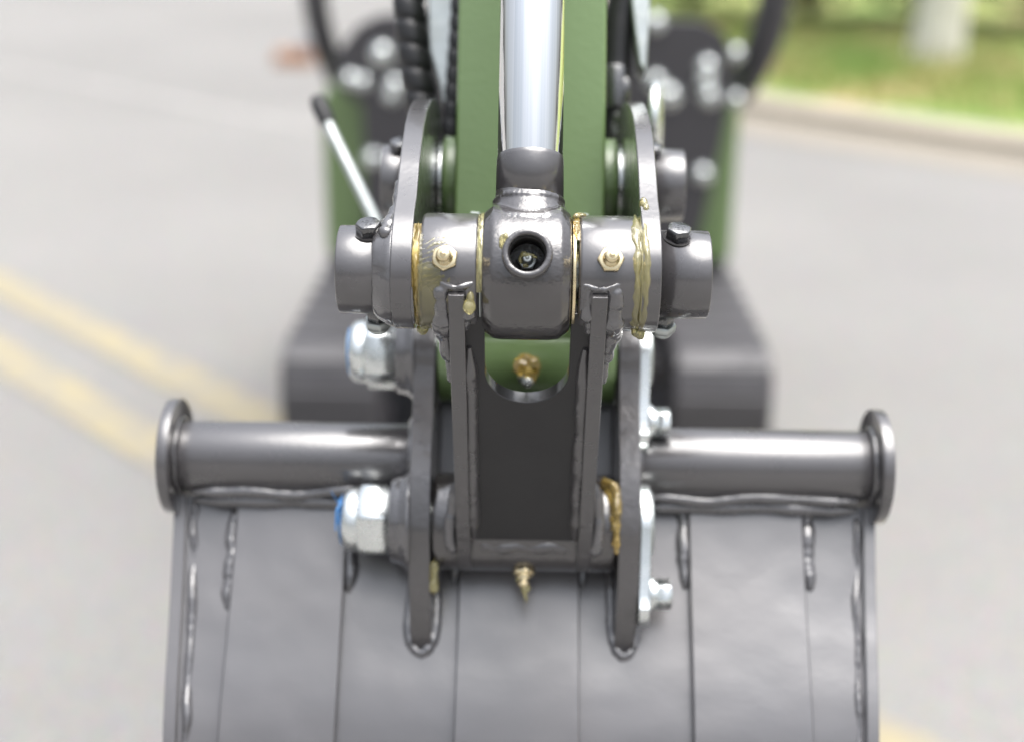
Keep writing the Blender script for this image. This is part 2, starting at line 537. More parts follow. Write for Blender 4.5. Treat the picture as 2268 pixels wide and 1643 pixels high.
# kerb stones, one by one along the visible edge
kerb = bpy.data.objects.new('kerb', None); col.objects.link(kerb); kerb['kind'] = 'structure'
def resample(P, step):
    out = [P[0]]; acc = 0
    for a, b in zip(P, P[1:]):
        d = (b - a).length; t = 0
        while acc + (d - t) >= step:
            t += step - acc; acc = 0
            out.append(a + (b - a) * (t / d))
        acc += d - t
    return out
ks = resample(e_out, 0.8)[4:34]
for a, b in zip(ks, ks[1:]):
    c = (a + b) / 2; d = (b - a); ln = d.length
    yaw = math.atan2(d.y, d.x)
    t = d.normalized(); nn = Vector((t.y, -t.x, 0)) * side
    bm = nb()
    box(bm, (0, 0, 0.035), (ln - 0.012, 0.32, 0.08 + random.uniform(-.003, .003)))
    k = obj('kerb_stone', bm, 'kerb_concrete', kerb, scale=1, bevel=0.015)
    k.matrix_basis = Matrix.Translation(c + nn * 0.16) @ Matrix.Rotation(yaw, 4, 'Z')
# verge (turf sheet) behind the kerb
bm = nb()
far = [p + (Vector((RN.x, RN.y, 0)) * 30 + Vector((18, 8, 0))) for p in e_in]
loft(bm, up(e_in, 0.068), up(far, 0.1)); bmesh.ops.recalc_face_normals(bm, faces=bm.faces)
for f in bm.faces:
    if f.normal.z < 0: f.normal_flip()
v = obj('grass_verge', bm, 'turf', scale=1); v['kind'] = 'structure'

# grass blades on the part of the verge in view
bm = nb()
rnd = random.Random(3)
for i in range(16000):
    s = rnd.uniform(-8, 4.5); n_ = 6.82 + abs(rnd.gauss(0, 1)) * 2.4
    p = rp(s, n_, 0.1)
    if p.x < 0.9 + 0.02 * p.y: continue
    h = rnd.uniform(0.03, 0.1); a = rnd.uniform(0, 6.28); ln = rnd.uniform(0, .05)
    u = Vector((math.cos(a), math.sin(a), 0)) * rnd.uniform(.006, .012)
    tip = p + Vector((math.cos(a * 3) * ln, math.sin(a * 3) * ln, h))
    bm.faces.new([bm.verts.new(p - u), bm.verts.new(p + u), bm.verts.new(tip)])
g = obj('grass', bm, 'grass_blade', scale=1)
tag(g, 'short green and straw coloured grass behind the kerb', 'grass', kind='stuff')

def leaf_cloud(bm, c, rx, ry, rz, n, size, seed, hole=0.35):
    rnd = random.Random(seed)
    c = Vector(c)
    made = 0
    while made < n:
        d = Vector((rnd.gauss(0, 1), rnd.gauss(0, 1), rnd.gauss(0, 1))).normalized() * (rnd.random() ** 0.4)
        q = c + Vector((d.x * rx, d.y * ry, d.z * rz))
        if noise.noise(q * 2.3 + Vector((seed, 0, 0))) < -0.12 and rnd.random() < 0.8: continue
        made += 1
        a = Vector((rnd.gauss(0, 1), rnd.gauss(0, 1), rnd.gauss(0, .6))).normalized()
        b = a.cross(Vector((rnd.gauss(0, 1), rnd.gauss(0, 1), rnd.gauss(0, 1)))).normalized()
        s = size * rnd.uniform(.6, 1.3)
        bm.faces.new([bm.verts.new(q - a * s), bm.verts.new(q + b * s * .5), bm.verts.new(q + a * s), bm.verts.new(q - b * s * .5)])

def bush(loc, r, h, seed, label):
    root = bpy.data.objects.new('bush', None); col.objects.link(root); root.location = loc
    tag(root, label, 'bush', 'bushes behind the grass verge')
    bm = nb(); leaf_cloud(bm, (0, 0, h * .55), r, r, h * .5, 2600, .06, seed)
    obj('foliage', bm, 'bush_leaf', root, scale=1)
    bm = nb()
    rnd = random.Random(seed)
    for i in range(7):
        a = rnd.uniform(0, 6.28)
        tube(bm, spline([(0, 0, 0), (math.cos(a) * r * .2, math.sin(a) * r * .2, h * .3), (math.cos(a) * r * .55, math.sin(a) * r * .55, h * .75)], 5), lambda t, i: .03 * (1 - .75 * t), 6)
    obj('stem', bm, 'stem', root, scale=1)
bush((1.45, 12.9, .1), 1.0, 1.5, 11, 'olive green bush seen just right of the machine at the top edge')
bush((2.45, 12.4, .1), 1.0, 1.6, 12, 'dark brownish bush on the verge left of the pale tree trunk')
bush((3.45, 12.5, .1), .95, 1.5, 13, 'dark bush standing directly behind the pale tree trunk')
bush((4.35, 12.0, .1), .95, 1.5, 14, 'dark green bush just right of the pale tree trunk')
bush((5.3, 11.7, .1), 1.0, 1.6, 15, 'green bush at the far right top corner')

tree = bpy.data.objects.new('tree', None); col.objects.link(tree); tree.location = (2.9, 9.95, .06)
tag(tree, 'tree with a pale thick trunk standing on the grass verge', 'tree')
bm = nb()
tp = spline([(0, 0, -.1), (.02, 0, .25), (.05, .02, 1.2), (.02, .1, 2.4), (.1, .2, 3.6)], 8)
tube(bm, tp, lambda t, i: .205 * (1 + .2 * max(0, .12 - t) / .12) * (1 - .45 * t) + .012 * noise.noise(Vector((i * .7, 2, 0))), 20)
obj('trunk', bm, 'bark', tree, scale=1)
bm = nb()
for i, (dx, dy, dz) in enumerate(((1.4, .2, 1.9), (-1.2, .5, 1.7), (.3, 1.4, 2.1), (.1, -1.1, 1.6), (.5, .4, 2.6))):
    b0 = Vector((.06, .12, 2.7 + .15 * i))
    tube(bm, spline([b0, b0 + Vector((dx * .4, dy * .4, dz * .5)), b0 + Vector((dx, dy, dz))], 6), lambda t, i: .09 * (1 - .8 * t), 10)
obj('limbs', bm, 'bark', tree, scale=1)
bm = nb()
for i, (x, y, z, r) in enumerate(((0, 0, 5.2, 1.5), (1.3, .3, 4.6, 1.1), (-1.2, .5, 4.5, 1.1), (.3, 1.3, 4.8, 1.1), (.1, -1.0, 4.4, 1.0))):
    leaf_cloud(bm, (x, y, z), r, r, r * .8, 1300, .09, 40 + i)
obj('crown', bm, 'tree_leaf', tree, scale=1)

blk = bpy.data.objects.new('brick_stack', None); col.objects.link(blk); blk.location = (-1.63, 9.45, 0)
tag(blk, 'small orange brick with a pale grey stone on top, far behind the machine', 'brick')
bm = nb(); box(bm, (0, 0, .05), (.26, .13, .1)); obj('brick', bm, 'terracotta', blk, scale=1, bevel=.008)
bm = nb(); box(bm, (.12, .02, .14), (.16, .12, .075), Matrix.Rotation(.2, 3, 'Z')); obj('stone', bm, 'pale_grey_stone', blk, scale=1, bevel=.02)

# ================================================================== EXCAVATOR
ex = bpy.data.objects.new('mini_excavator', None)
col.objects.link(ex)
ex.location = (0, 2.9, 0)
tag(ex, 'green and dark grey mini excavator with its bucket linkage raised close to the viewer', 'excavator')
EXI = Matrix.Translation((0, 2.9, 0)).inverted()
# arm frame: origin at the front linkage pin, x right, y away from the viewer along the tilted arm normal, z up the arm
pw, pv = 0.73, 0.0532
CP, SP = math.cos(R(PITCH)), math.sin(R(PITCH))
PIN = Vector((0, pw * CP + pv * SP, CAM_H - pw * SP + pv * CP))
FA = EXI @ Matrix.Translation(PIN) @ Matrix.Rotation(-R(PITCH), 4, 'X')
FW = EXI                                             # parts modelled straight in world coordinates

P0 = (0.0, 0.0)            # front pin (y, z) in mm
P1 = (135.0, -149.7)       # link / bucket pin
PA = (160.0, -42.0)        # arm end / bucket pin
PR = (166.0, 71.0)         # rear lever pin on the arm
X = (1, 0, 0)

def part(name, bm, m, **k):
    return obj(name, bm, m, ex, FA, **k)

# ---------------- arm
bm = nb()
prism(bm, [(210, 1000), (105, 40), (118, -10), (134, -42), (186, -42), (205, 0), (218, 60), (330, 1000)], -46.7, 46.7)
arm = part('arm', bm, 'green_paint', bevel=2.5)
arm['label'] = 'green painted excavator arm behind the chrome rod'
bm = nb(); cyl(bm, (0, *PA), X, -57, 57, 32, 1.2, 64); obj('end_boss', bm, 'green_paint', arm)
for s in (-1, 1):
    bm = nb(); cyl(bm, (0, *PR), X, s * 46 if s > 0 else -56.5, 56.5 if s > 0 else -46, 30, 1.0); obj('pivot_boss', bm, 'green_paint', arm)
    bm = nb(); ring(bm, (0, *PR), X, 57 * s if s > 0 else -60, 60 if s > 0 else -57, 18, 26, .5); obj('shim_washer', bm, 'zinc', arm)
for x_ in (-33, 33):
    bm = nb(); box(bm, (x_, 97, 40), (6, 14, 5)); obj('stop_tab', bm, 'dull_zinc', arm, bevel=.8)

def nipple(parent, o, d, s=1.0, m='brass', rot=0.2):
    d = Vector(d).normalized()
    bm = nb()
    hexhead(bm, o, d, 12.2 * s, 3.8 * s, rot=rot)
    h = obj('grease_nipple', bm, m, parent)
    bm = nb()
    lathe(bm, [(3.0 * s, 4.6 * s), (5.2 * s, 4.4 * s), (6.2 * s, 3.2 * s), (7.6 * s, 3.0 * s), (8.4 * s, 3.7 * s), (9.6 * s, 3.75 * s), (10.6 * s, 3.2 * s),
               (11 * s, 2.2 * s), (10.9 * s, 1.3 * s), (11.4 * s, 1.1 * s), (11.8 * s, .6 * s), (11.9 * s, 0)], o, d, 32)
    obj('nipple_tip', bm, m, parent)
    return h

def blob(name, parent, items, m, vox=0.9, it=4, amp=0.0, seed=0, frame=None):
    """items: (centre, (rx, ry, rz)) ellipsoids or (p, q, r) capsules fused into one skin"""
    bm = nb()
    for k in items:
        if len(k) == 2:
            c, r = k
            bmesh.ops.create_icosphere(bm, subdivisions=3, radius=1, matrix=Matrix.Translation(Vector(c)) @ Matrix.Diagonal((*r, 1)))
        else:
            p, q, r = k
            p, q = Vector(p), Vector(q)
            for i in range(9):
                c = p.lerp(q, i / 8)
                rr = r * (1 + .25 * noise.noise(c * .2))
                bmesh.ops.create_icosphere(bm, subdivisions=3, radius=rr, matrix=Matrix.Translation(c))
    if amp:
        for v_ in bm.verts:
            v_.co += Vector((noise.noise(v_.co * .35 + Vector((seed, 0, 0))), noise.noise(v_.co * .35 + Vector((0, seed, 9))), noise.noise(v_.co * .35 + Vector((3, 1, seed))))) * amp
    return obj(name, bm, m, parent, frame, remesh=vox, smooth_it=it, ang=180)

nipple(arm, (0.5, 132.5, -56), (0, -.86, -.5), .95, 'zinc')
blob('grease_blob', arm, [((-2.5, 124, -50.5), (6.5, 5, 6.5)), ((4, 125, -50), (5, 4.5, 6)), ((-1, 124, -46), (5, 4, 4)), ((3.5, 127, -58), (2.5, 3, 3))], 'amber_grease', .6, 3, 1.2, 5)

# ---------------- cylinder rod, rod end eye
RA = Vector((0, math.sin(R(8.5)), math.cos(R(8.5))))
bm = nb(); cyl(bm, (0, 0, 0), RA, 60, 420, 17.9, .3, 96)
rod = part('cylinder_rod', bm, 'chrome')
rod['label'] = 'polished chrome cylinder rod running up in front of the arm'
bm = nb()
lathe(bm, [(37, 18.5), (62, 18.4), (64, 18.1), (64.5, 17.8), (66.2, 17.8), (66.6, 17.4)], (0, 0, 0), RA, 96,
      jit=lambda t, th: .03 * noise.noise(Vector((math.cos(th) * 3, math.sin(th) * 3, t * .4))))
obj('rod_collar', bm, 'grey_paint', rod)
bm = nb(); cyl(bm, (0, 0, 0), RA, 380, 960, 29, 1.5, 64)
lathe(bm, [(372, 24), (374, 31), (402, 31), (404, 29)], (0, 0, 0), RA, 64)
barrel = part('cylinder_barrel', bm, 'grey_paint')
bm = nb(); box(bm, (0, 190, 930), (50, 110, 40)); obj('barrel_mount', bm, 'green_paint', barrel, bevel=3)

# eye: cross cylinder + forged shoulder + neck fused by remesh
bm = nb()
lathe(bm, [(-24.6, 30), (-24, 32), (-19, 36), (-15, 36.6), (12, 36.6), (17, 36), (22, 32), (22.6, 30)], (0, 0, 0), X, 96)
lathe(bm, [(0, 24.2), (24, 24.2), (28, 23.6), (32, 22.0), (36, 20.0), (38.5, 18.7), (45, 18.0)], (-.4, 0, 0), RA, 96)
for i in range(40):
    th = 2 * math.pi * i / 40
    bmesh.ops.create_icosphere(bm, subdivisions=2, radius=2.3 + .5 * noise.noise(Vector((i * .4, 3, 1))),
                               matrix=Matrix.Rotation(-R(8.5), 4, 'X') @ Matrix.Translation((-.4 + 17.8 * math.cos(th), 17.8 * math.sin(th), 38.5 + 1.2 * noise.noise(Vector((i * .25, 0, 4))))))
eye = part('rod_end_eye', bm, 'glossy_grey_paint', remesh=.8, smooth_it=5, ang=180)
def carve(o, cutter_bm):
    # cut a hole for good: evaluate the modifiers with a boolean, keep the mesh, drop the cutter
    cutter = obj('cutter', cutter_bm, 'hole_black', ex, FA)
    md = o.modifiers.new('cut', 'BOOLEAN'); md.operation = 'DIFFERENCE'; md.object = cutter; md.solver = 'EXACT'
    bpy.context.view_layer.update()
    me = bpy.data.meshes.new_from_object(o.evaluated_get(bpy.context.evaluated_depsgraph_get()))
    o.modifiers.clear(); o.data = me
    bpy.data.objects.remove(cutter)
cb = nb(); lathe(cb, [(18, 9.9), (60, 9.9)], (-.7, 0, 0), (0, -.985, .17), 48)
carve(eye, cb)
eye['label'] = 'glossy dark grey rod end eye between the two link bosses'
pd = Vector((0, -.985, .17)).normalized()
bm = nb()
a_, u_, w_ = basis(pd)
lathe(bm, [(24, 13.4), (39.5, 13.2), (41.0, 12.7), (41.4, 12.0), (41.4, 10.4), (40.9, 9.8), (40, 9.6), (22, 9.5), (22, 0)], (-.7, 0, 0), pd, 64,
      jit=lambda t, th: .12 * noise.noise(Vector((math.cos(th) * 2, math.sin(th) * 2, t))) if t > 39 else 0)
obj('grease_port', bm, 'glossy_grey_paint', eye)
bm = nb(); lathe(bm, [(22.3, 9.3), (22.6, 9.2), (22.7, 0)], (-.7, 0, 0), pd, 40)
ring(bm, (-.7, 0, 0), pd, 22.4, 38.2, 9.25, 9.48, .02, 48)
obj('port_bore_shade', bm, 'hole_black', eye)  # black lining inside the bore, painted to stand for its deep shade
nipple(eye, Vector((-.7, 0, 0)) + pd * 23.5, pd, .72, 'dull_zinc', .5)
pc = Vector((-.7, 0, 0)) + pd * 31.5
blob('grease_blob', eye, [(pc + Vector((-1.5, 1, 1.6)), (2.2, 1.5, 1.6)), (pc + Vector((2, 1, 1.4)), (2.2, 1.3, .9)), (pc + Vector((4, 1.6, .2)), (1.4, 1, .7)),
                          (pc + Vector((-3.5, 2.5, -1)), (1, 1, 2.4)), (pc + Vector((-1, 3, -4)), (1.8, 1.2, 1.2))], 'grease', .35, 2, .5, 3)
blob('grease_blob', eye, [(Vector((-13.5, -34.5, 12.5)), (2.2, 2, 4.6)), (Vector((-12.0, -35, 15.5)), (1.6, 1.6, 2.2))], 'grease', .4, 3, .5, 8)

# ---------------- front pin and rear pin with collars and clamp bolts
BA = Vector((0, -.6, .8))
def clamp(parent, px_, yz, xt, tilt, text, r=23.8):
    a = (BA + Vector((tilt, 0, 0))).normalized()
    o = Vector((px_, *yz))
    bm = nb(); hexhead(bm, o + a * (r - .2), a, 11.8, 6.0, rot=.35)
    h = obj('clamp_bolt', bm, 'black_oxide', parent)
    if text:
        cu = bpy.data.curves.new('marking', 'FONT'); cu.body = 'HDW\n 8.8'; cu.size = 3.1 * MM; cu.extrude = .12 * MM; cu.align_x = 'CENTER'; cu.space_line = .95
        tmp = bpy.data.objects.new('marking', cu); col.objects.link(tmp)
        dg = bpy.context.evaluated_depsgraph_get()
        me = bpy.data.meshes.new_from_object(tmp.evaluated_get(dg))
        bpy.data.objects.remove(tmp)
        t = bpy.data.objects.new('head_marking', me); col.objects.link(t); t.parent = parent
        me.materials.clear(); me.materials.append(MATS['black_oxide'])
        zx = a; xx = Vector((math.cos(.35), -.12, math.sin(.35) * .5)); xx = (xx - zx * xx.dot(zx)).normalized(); yy = zx.cross(xx)
        t.matrix_basis = Matrix.Translation((o + a * (r + 5.8) - yy * .2) * MM) @ Matrix((xx, yy, zx)).transposed().to_4x4()
    bm = nb(); hexhead(bm, o - a * (r - .2), -a, 10.5, 8.4, rot=.1)
    obj('spacer_nut', bm, 'black_oxide', parent)
    bm = nb(); q = o - a * (r + 7.9)
    hexhead(bm, q, -a, 13, 5.2, rot=.25, both=True)
    lathe(bm, [(4.9, 6.1), (6.6, 5.9), (7.8, 5.0), (8.2, 3.9), (8.0, 3.6)], q, -a, 40)
    obj('clamp_nut', bm, 'dull_zinc', parent)
    bm = nb(); cyl(bm, q, -a, 6, 9.0, 3.4, .6, 24)
    obj('bolt_end', bm, 'black_oxide', parent)
    # counterbore rim seen beside the head
    bm = nb(); lathe(bm, [(r - 2, 8.4), (r - .25, 8.4), (r - .15, 8.0), (r - 2, 7.9)], o, a, 40)
    obj('bolt_hole', bm, 'hole_black', parent)

def pin_set(name, yz, xl0, xl1, xr0, xr1, text):
    bm = nb(); cyl(bm, (0, *yz), X, xl0 + 4, xr1 - 4, 15, 1, 48)
    p = part(name, bm, 'dull_zinc')
    for x0, x1 in ((xl0, xl1), (xr0, xr1)):
        bm = nb()
        # open collar: outer skin, rounded rim, inner bore
        rs = 23.8
        prof = [(x1 if x0 < 0 else x0, rs - 6)]
        s_in, s_out = (x1, x0) if x0 < 0 else (x0, x1)
        sg = 1 if s_out > s_in else -1
        lathe(bm, [(0, rs - 4), (0, rs), (abs(s_out - s_in) - .8, rs), (abs(s_out - s_in) - .2, rs - .3), (abs(s_out - s_in), rs - .9),
                   (abs(s_out - s_in), rs - 5.5), (abs(s_out - s_in) - 4, rs - 6), (abs(s_out - s_in) - 4, 0)], (s_in, *yz), (sg, 0, 0), 80,
              jit=lambda t, th: .1 * noise.noise(Vector((math.cos(th) * 3, math.sin(th) * 3, t * .2))))
        obj('pin_collar', bm, 'grey_paint', p)
    clamp(p, xl1 - 12.6, yz, 0, -.03, text)
    clamp(p, xr0 + 8.2, yz, 0, .07, text)
    return p
fp = pin_set('linkage_pin', P0, -101.5, -71.5, 69, 96.5, True)
fp['label'] = 'front linkage pin with collars and black clamp bolts'
rpn = pin_set('linkage_pin', PR, -97, -71.5, 69, 101, False)
rpn['label'] = 'rear linkage pin through the arm, slightly out of focus'

# ---------------- side levers
def arc(c, r, a0, a1, n):
    return [(c[0] + r * math.cos(R(a0 + (a1 - a0) * i / n)), c[1] + r * math.sin(R(a0 + (a1 - a0) * i / n))) for i in range(n + 1)]
out_top = [(-17, 29.5), (-4, 39.5), (10, 58), (24, 72.5), (42, 87), (60, 97.5), (80, 106), (102, 113), (132, 119)]
lev = arc(P0, 31.5, 300, 142, 22) + out_top + arc(PR, 50, 85, -60, 18) + [(120, -2), (60, -22)]
def lever(x0, x1):
    bm = nb(); prism(bm, lev, x0, x1)
    return part('side_lever', bm, 'grey_paint', bevel=.9)
ll = lever(-71.8, -60.5); ll['label'] = 'left side lever with a weld ring round its collar'
rl = lever(59.0, 69.2); rl['label'] = 'right side lever without a weld ring'
bm = nb()
def wj(t, th):
    return 2.1 * noise.noise(Vector((math.cos(th) * 1.5, math.sin(th) * 1.5, t * .10 + 4))) + .5 * noise.noise(Vector((math.cos(th) * 5, math.sin(th) * 5, t * .25)))
lathe(bm, [(0, 30.4), (1.5, 30.6), (4, 29.8), (6.5, 28.3), (9, 26.6), (10.6, 25.2), (11.6, 23.9), (11.8, 22)], (-71.0, 0, 0), (-1, 0, 0), 96, jit=wj)
obj('weld_ring', bm, 'weld_paint', ll, ang=60)
blob('weld_bead', ll, [((-74, 0, 20), (-74, 14, 33), 4.0), ((-73, 14, 33), (-72.5, 26, 50), 3.2), ((-75, -21, 18), (-73, -12, 25), 4.2)], 'weld_paint', .8, 8, .5, 2)
bm = nb(); bead(bm, [(-60, 0, 0)] and [(-60.3, 31.5 * math.cos(R(a)), 31.5 * math.sin(R(a))) for a in range(200, 260, 12)], .7, 3); obj('weld_bead', bm, 'weld_paint', ll)

# ---------------- bucket link (H shaped)
Ld = Vector((0, P1[0], P1[1])); LL = Ld.length; u3 = Ld.normalized()
n3 = Vector((0, u3.z, -u3.y))                      # towards the viewer and down
if n3.y > 0: n3 = -n3
def LP(x, u, n):
    v_ = u3 * u + n3 * n
    return Vector((x, v_.y, v_.z))
def plate_un(bm, pts, x0, x1):
    return prism(bm, [(LP(0, u, n).y, LP(0, u, n).z) for u, n in pts], x0, x1)
# web with the U window: polygon in (x, u), thickness along n
def web_poly():
    pts = [(-33.5, 6), (-23, 6)]
    cu_ = 48
    pts += [(-23, cu_)] + [(-23 * math.cos(R(a)), cu_ + 22.5 * math.sin(R(a))) for a in range(8, 180, 8)] + [(23, cu_)]
    pts += [(23, 6), (33.5, 6), (33.5, 194), (-33.5, 194)]
    return pts
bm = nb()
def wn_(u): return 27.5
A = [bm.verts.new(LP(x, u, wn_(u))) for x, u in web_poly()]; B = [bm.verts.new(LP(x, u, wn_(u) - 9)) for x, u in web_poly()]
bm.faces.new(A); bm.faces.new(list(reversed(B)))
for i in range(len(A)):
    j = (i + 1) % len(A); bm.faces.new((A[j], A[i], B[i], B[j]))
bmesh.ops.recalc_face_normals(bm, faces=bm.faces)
link = part('bucket_link', bm, 'dark_web', bevel=.7)
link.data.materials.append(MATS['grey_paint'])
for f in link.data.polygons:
    if abs(f.normal.dot(n3)) < .8 and f.center.dot(u3) < .1: f.material_index = 1          # window cut edges take the paler grey
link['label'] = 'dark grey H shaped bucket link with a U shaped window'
for s in (-1, 1):
    x0, x1 = (-41.5, -33) if s < 0 else (33, 41.5)
    bm = nb()
    plate_un(bm, [(-10, 33.5), (-8, -24), (30, -20), (170, -20), (205, -26), (222, 0), (222, 18), (215, 28.5), (204, 33), (196, 34), (100, 34.0)], x0, x1)
    obj('link_plate', bm, 'edge_paint', link, bevel=.7)
for x0, x1 in ((-57, -26), (26.2, 58)):
    bm = nb()
    lathe(bm, [(x0, 24), (x0, 28.5), (x0 + .6, 30.2), (x0 + 2.2, 31), (x1 - 2.2, 31), (x1 - .6, 30.2), (x1, 28.5), (x1, 24)], (0, 0, 0), X, 112,
          jit=lambda t, th: .12 * noise.noise(Vector((math.cos(th) * 4, math.sin(th) * 4, t * .12))))
    obj('link_boss', bm, 'grey_paint', link)
bm = nb()
lathe(bm, [(-57.5, 24), (-57.5, 28), (-56.5, 30), (-54, 31), (54, 31), (56.5, 30), (57.5, 28), (57.5, 24)], (0, *P1), X, 96,
      jit=lambda t, th: .15 * noise.noise(Vector((math.cos(th) * 4, math.sin(th) * 4, t * .1))))
obj('lower_boss', bm, 'glossy_grey_paint', link)
# fillet welds inside the H
for s in (-1, 1):
    bm = nb(); bead(bm, [LP(s * 31.5, u, 27.6) for u in range(30, 194, 12)], 4.6, 20 + s, 8, .0, .25, 14); obj('weld_bead', bm, 'edge_paint', link)
bm = nb(); bead(bm, [LP(x, 194 + 1.0 * math.sin(x * .3), 26.6) for x in range(-32, 33, 7)], 4.6, 31, 8, .0, .1, 14); obj('weld_bead', bm, 'edge_paint', link)
# welds where the plates meet the upper bosses
for s in (-1, 1):
    c = 37.5 * s
    ci, co = c - s * 6.2, c + s * 8.0
    it = [((ci, -24.5, -11), (ci, -19, -23), 4.4), ((ci + s * 1.2, -20, -22), (ci + s * 1.8, -11, -30), 3.2), ((ci - s * 2.2, -28.6, -8.2), (c - s * 2, -30.4, -10.6), 1.7),
          ((c + s * 2, -30.4, -10.6), (co + s * 2.0, -28.4, -7.6), 1.8), ((co, -24.8, -12), (co - s * .5, -14, -26), 5.6), ((co - s * .5, -14, -26), (co - s * 1.0, 1, -32), 6.4),
          ((ci, -26, -9.5), (4.0, 3.2, 3.0)), ((co, -26, -9.5), (4.6, 3.4, 3.2)),
          ((co - s * 1.6, -4, -31), (c + s * 5.2, 9, -44), 5.0), ((c + s * 5.2, 9, -44), (c + s * 4.2, 19, -58), 2.6)]
    blob('weld_bead', link, it, 'weld_paint', .7, 8, .45, 12 + s)
for s in (-1, 1):
    bm = nb(); bead(bm, [LP(s * 41.8, 150, 14), LP(s * 43.5, 168, 20), LP(s * 45, 175, 24), LP(s * 45, 186, 29), LP(s * 43, 196, 31)], 4.5, 50 + s, 8, .05, .3)
    obj('weld_bead', bm, 'weld_paint', link)
nipple(link, (-43.2, -30.7, 4.0), (-.05, -.98, .16), 1.0, 'brass', .1)
nipple(link, (42.4, -30.7, 4.4), (.02, -.98, .2), 1.0, 'brass', .5)
nipple(link, (0, 123.5, -178.2), (0, -.42, -.9), 1.05, 'brass', .2)
blob('grease_blob', link, [((-1, 121.5, -184.5), (4.2, 3.5, 3.2)), ((1, 119.5, -190), (3.0, 2.6, 3)), ((1.5, 118.5, -195), (1.4, 1.4, 3))], 'grease', .5, 2, .9, 6)
# brass thrust shims in the gaps
bm = nb(); ring(bm, (0, 0, 0), X, 23.0, 24.9, 16, 30.4, .3, 80); obj('thrust_shim', bm, 'brass', link)
bm = nb(); ring(bm, (0, 0, 0), X, -25.8, -24.7, 16, 29, .2, 80); obj('thrust_shim', bm, 'dull_zinc', link)

# grease squeezed from the joints
def joint_grease(name_x, r, a0, a1, rad, seed, m='grease', wob=1.0, yz=P0, step=3):
    pts = []
    for i in range(int(abs(a1 - a0) / step) + 1):
        a = a0 + (a1 - a0) * i * step / abs(a1 - a0)
        rr = r + wob * .9 * noise.noise(Vector((i * .35, seed, 0)))
        pts.append((name_x + wob * 1.1 * noise.noise(Vector((i * .28, seed, 7))), yz[0] + rr * math.cos(R(a)), yz[1] + rr * math.sin(R(a))))
    bm = nb()
    tube(bm, spline(pts, 4), lambda t, i: rad * min(1, .25 + 7 * t, .25 + 7 * (1 - t)) * (1 + .75 * noise.noise(Vector((i * .085, seed, 3))) + .12 * noise.noise(Vector((i * .21, seed, 4)))), 12)
    return obj('grease_smear', bm, m, link, ang=180)
blob('grease_blob', link, [((27, -6, 30), (4, 4, 1.8)), ((25.2, -12, 29), (2.2, 3.5, 2))], 'grease', .5, 3, .8, 4)
blob('grease_blob', link, [((61, -7, 36), (2.6, 3, 4.5)), ((62, -10, 33), (2, 3, 4))], 'grease', .5, 3, .8, 5)
blob('grease_drip', link, [((-30.5, -27.5, -20.5), (3.4, 2.6, 4.2)), ((-30.0, -28, -16), (2.0, 1.8, 4))], 'grease', .5, 3, .5, 9)
blob('grease_drip', link, [((-57, 2, -31.5), (3.4, 3.6, 3.2)), ((-55, -4, -30), (3, 3, 2))], 'grease', .5, 3, .5, 10)
blob('grease_drip', link, [((58, -2, -31), (2.4, 2.6, 3.2)), ((61, -2, -32.5), (2.6, 2.6, 3.2))], 'grease', .5, 3, .5, 11)
blob('grease_drip', link, [((54.5, 112, -130), (56, 104, -148), 3.4), ((56.5, 108, -126), (56.5, 103, -140), 3.2), ((50, 116, -122), (55, 110, -124), 3.0), ((56.5, 103, -145), (57, 104, -163), 2.0)], 'amber_grease', .6, 3, 1.0, 12)
blob('grease_drip', link, [((-56.5, 116, -176), (-56, 116, -190), 3.2)], 'grease', .6, 3, 1.0, 13)

def boss_patch(x0, x1, a0, a1, hfun, m, r=31.0, nx=60, na=70):
    bm = nb(); G = []
    for i in range(nx + 1):
        row = []
        for j in range(na + 1):
            x = x0 + (x1 - x0) * i / nx; a = a0 + (a1 - a0) * j / na
            h = hfun(i / nx, j / na, x, a)
            rr = r + max(-.35, h)
            row.append(bm.verts.new((x, rr * math.cos(R(a)), rr * math.sin(R(a)))))
        G.append(row)
    for i in range(nx):
        for j in range(na):
            bm.faces.new((G[i][j], G[i][j + 1], G[i + 1][j + 1], G[i + 1][j]))
    bmesh.ops.recalc_face_normals(bm, faces=bm.faces)
    return obj('grease_smear', bm, m, link, ang=180)
def film(s, t, x, a):
    # a torn film on the left boss, thick along its lower rim
    n1 = noise.noise(Vector((s * 3, t * 4, 1.5)))
    edge = min(s * 5 + .35, (1 - s) * 3, t * 4, (1 - t) * 4) + .55 * n1 - .35 * (s > .55) * (1 if t < .35 else 0)
    base = .55 * max(-1, min(1, edge * 2))
    rim = .9 * math.exp(-((t - (.86 - .35 * s)) ** 2) / .006) * (1 - s * .6)
    return base - .12 + rim * (1 if edge > 0 else 0) + .3 * noise.noise(Vector((s * 7, t * 9, 3)))
boss_patch(-57.5, -36, 178, 262, film, 'grease_film')
def ribbon(x0, x1, r, a0, a1, amp, seed, m='grease', wide=.5, gap=.0):
    nx, na = 16, 220
    def hf(s_, t_, x, a):
        xc = .5 + .26 * noise.noise(Vector((t_ * 5, seed, 0))) + .12 * noise.noise(Vector((t_ * 14, seed, 1)))
        w_ = wide * (.75 + .7 * noise.noise(Vector((t_ * 6, seed, 3))) + .35 * noise.noise(Vector((t_ * 17, seed, 4))))
        w_ = max(.04, w_) * min(1, .1 + 9 * t_, .1 + 9 * (1 - t_))
        k = 1 - ((s_ - xc) / w_) ** 2
        return amp * (.55 + .45 * noise.noise(Vector((t_ * 9, s_ * 2, seed)))) * k + .12 * amp * noise.noise(Vector((t_ * 30, s_ * 5, seed)))
    return boss_patch(x0, x1, a0, a1, hf, m, r, nx, na)
ribbon(-60.6, -56.2, 30.0, 128, 262, 1.6, 1, 'amber_grease', .5)
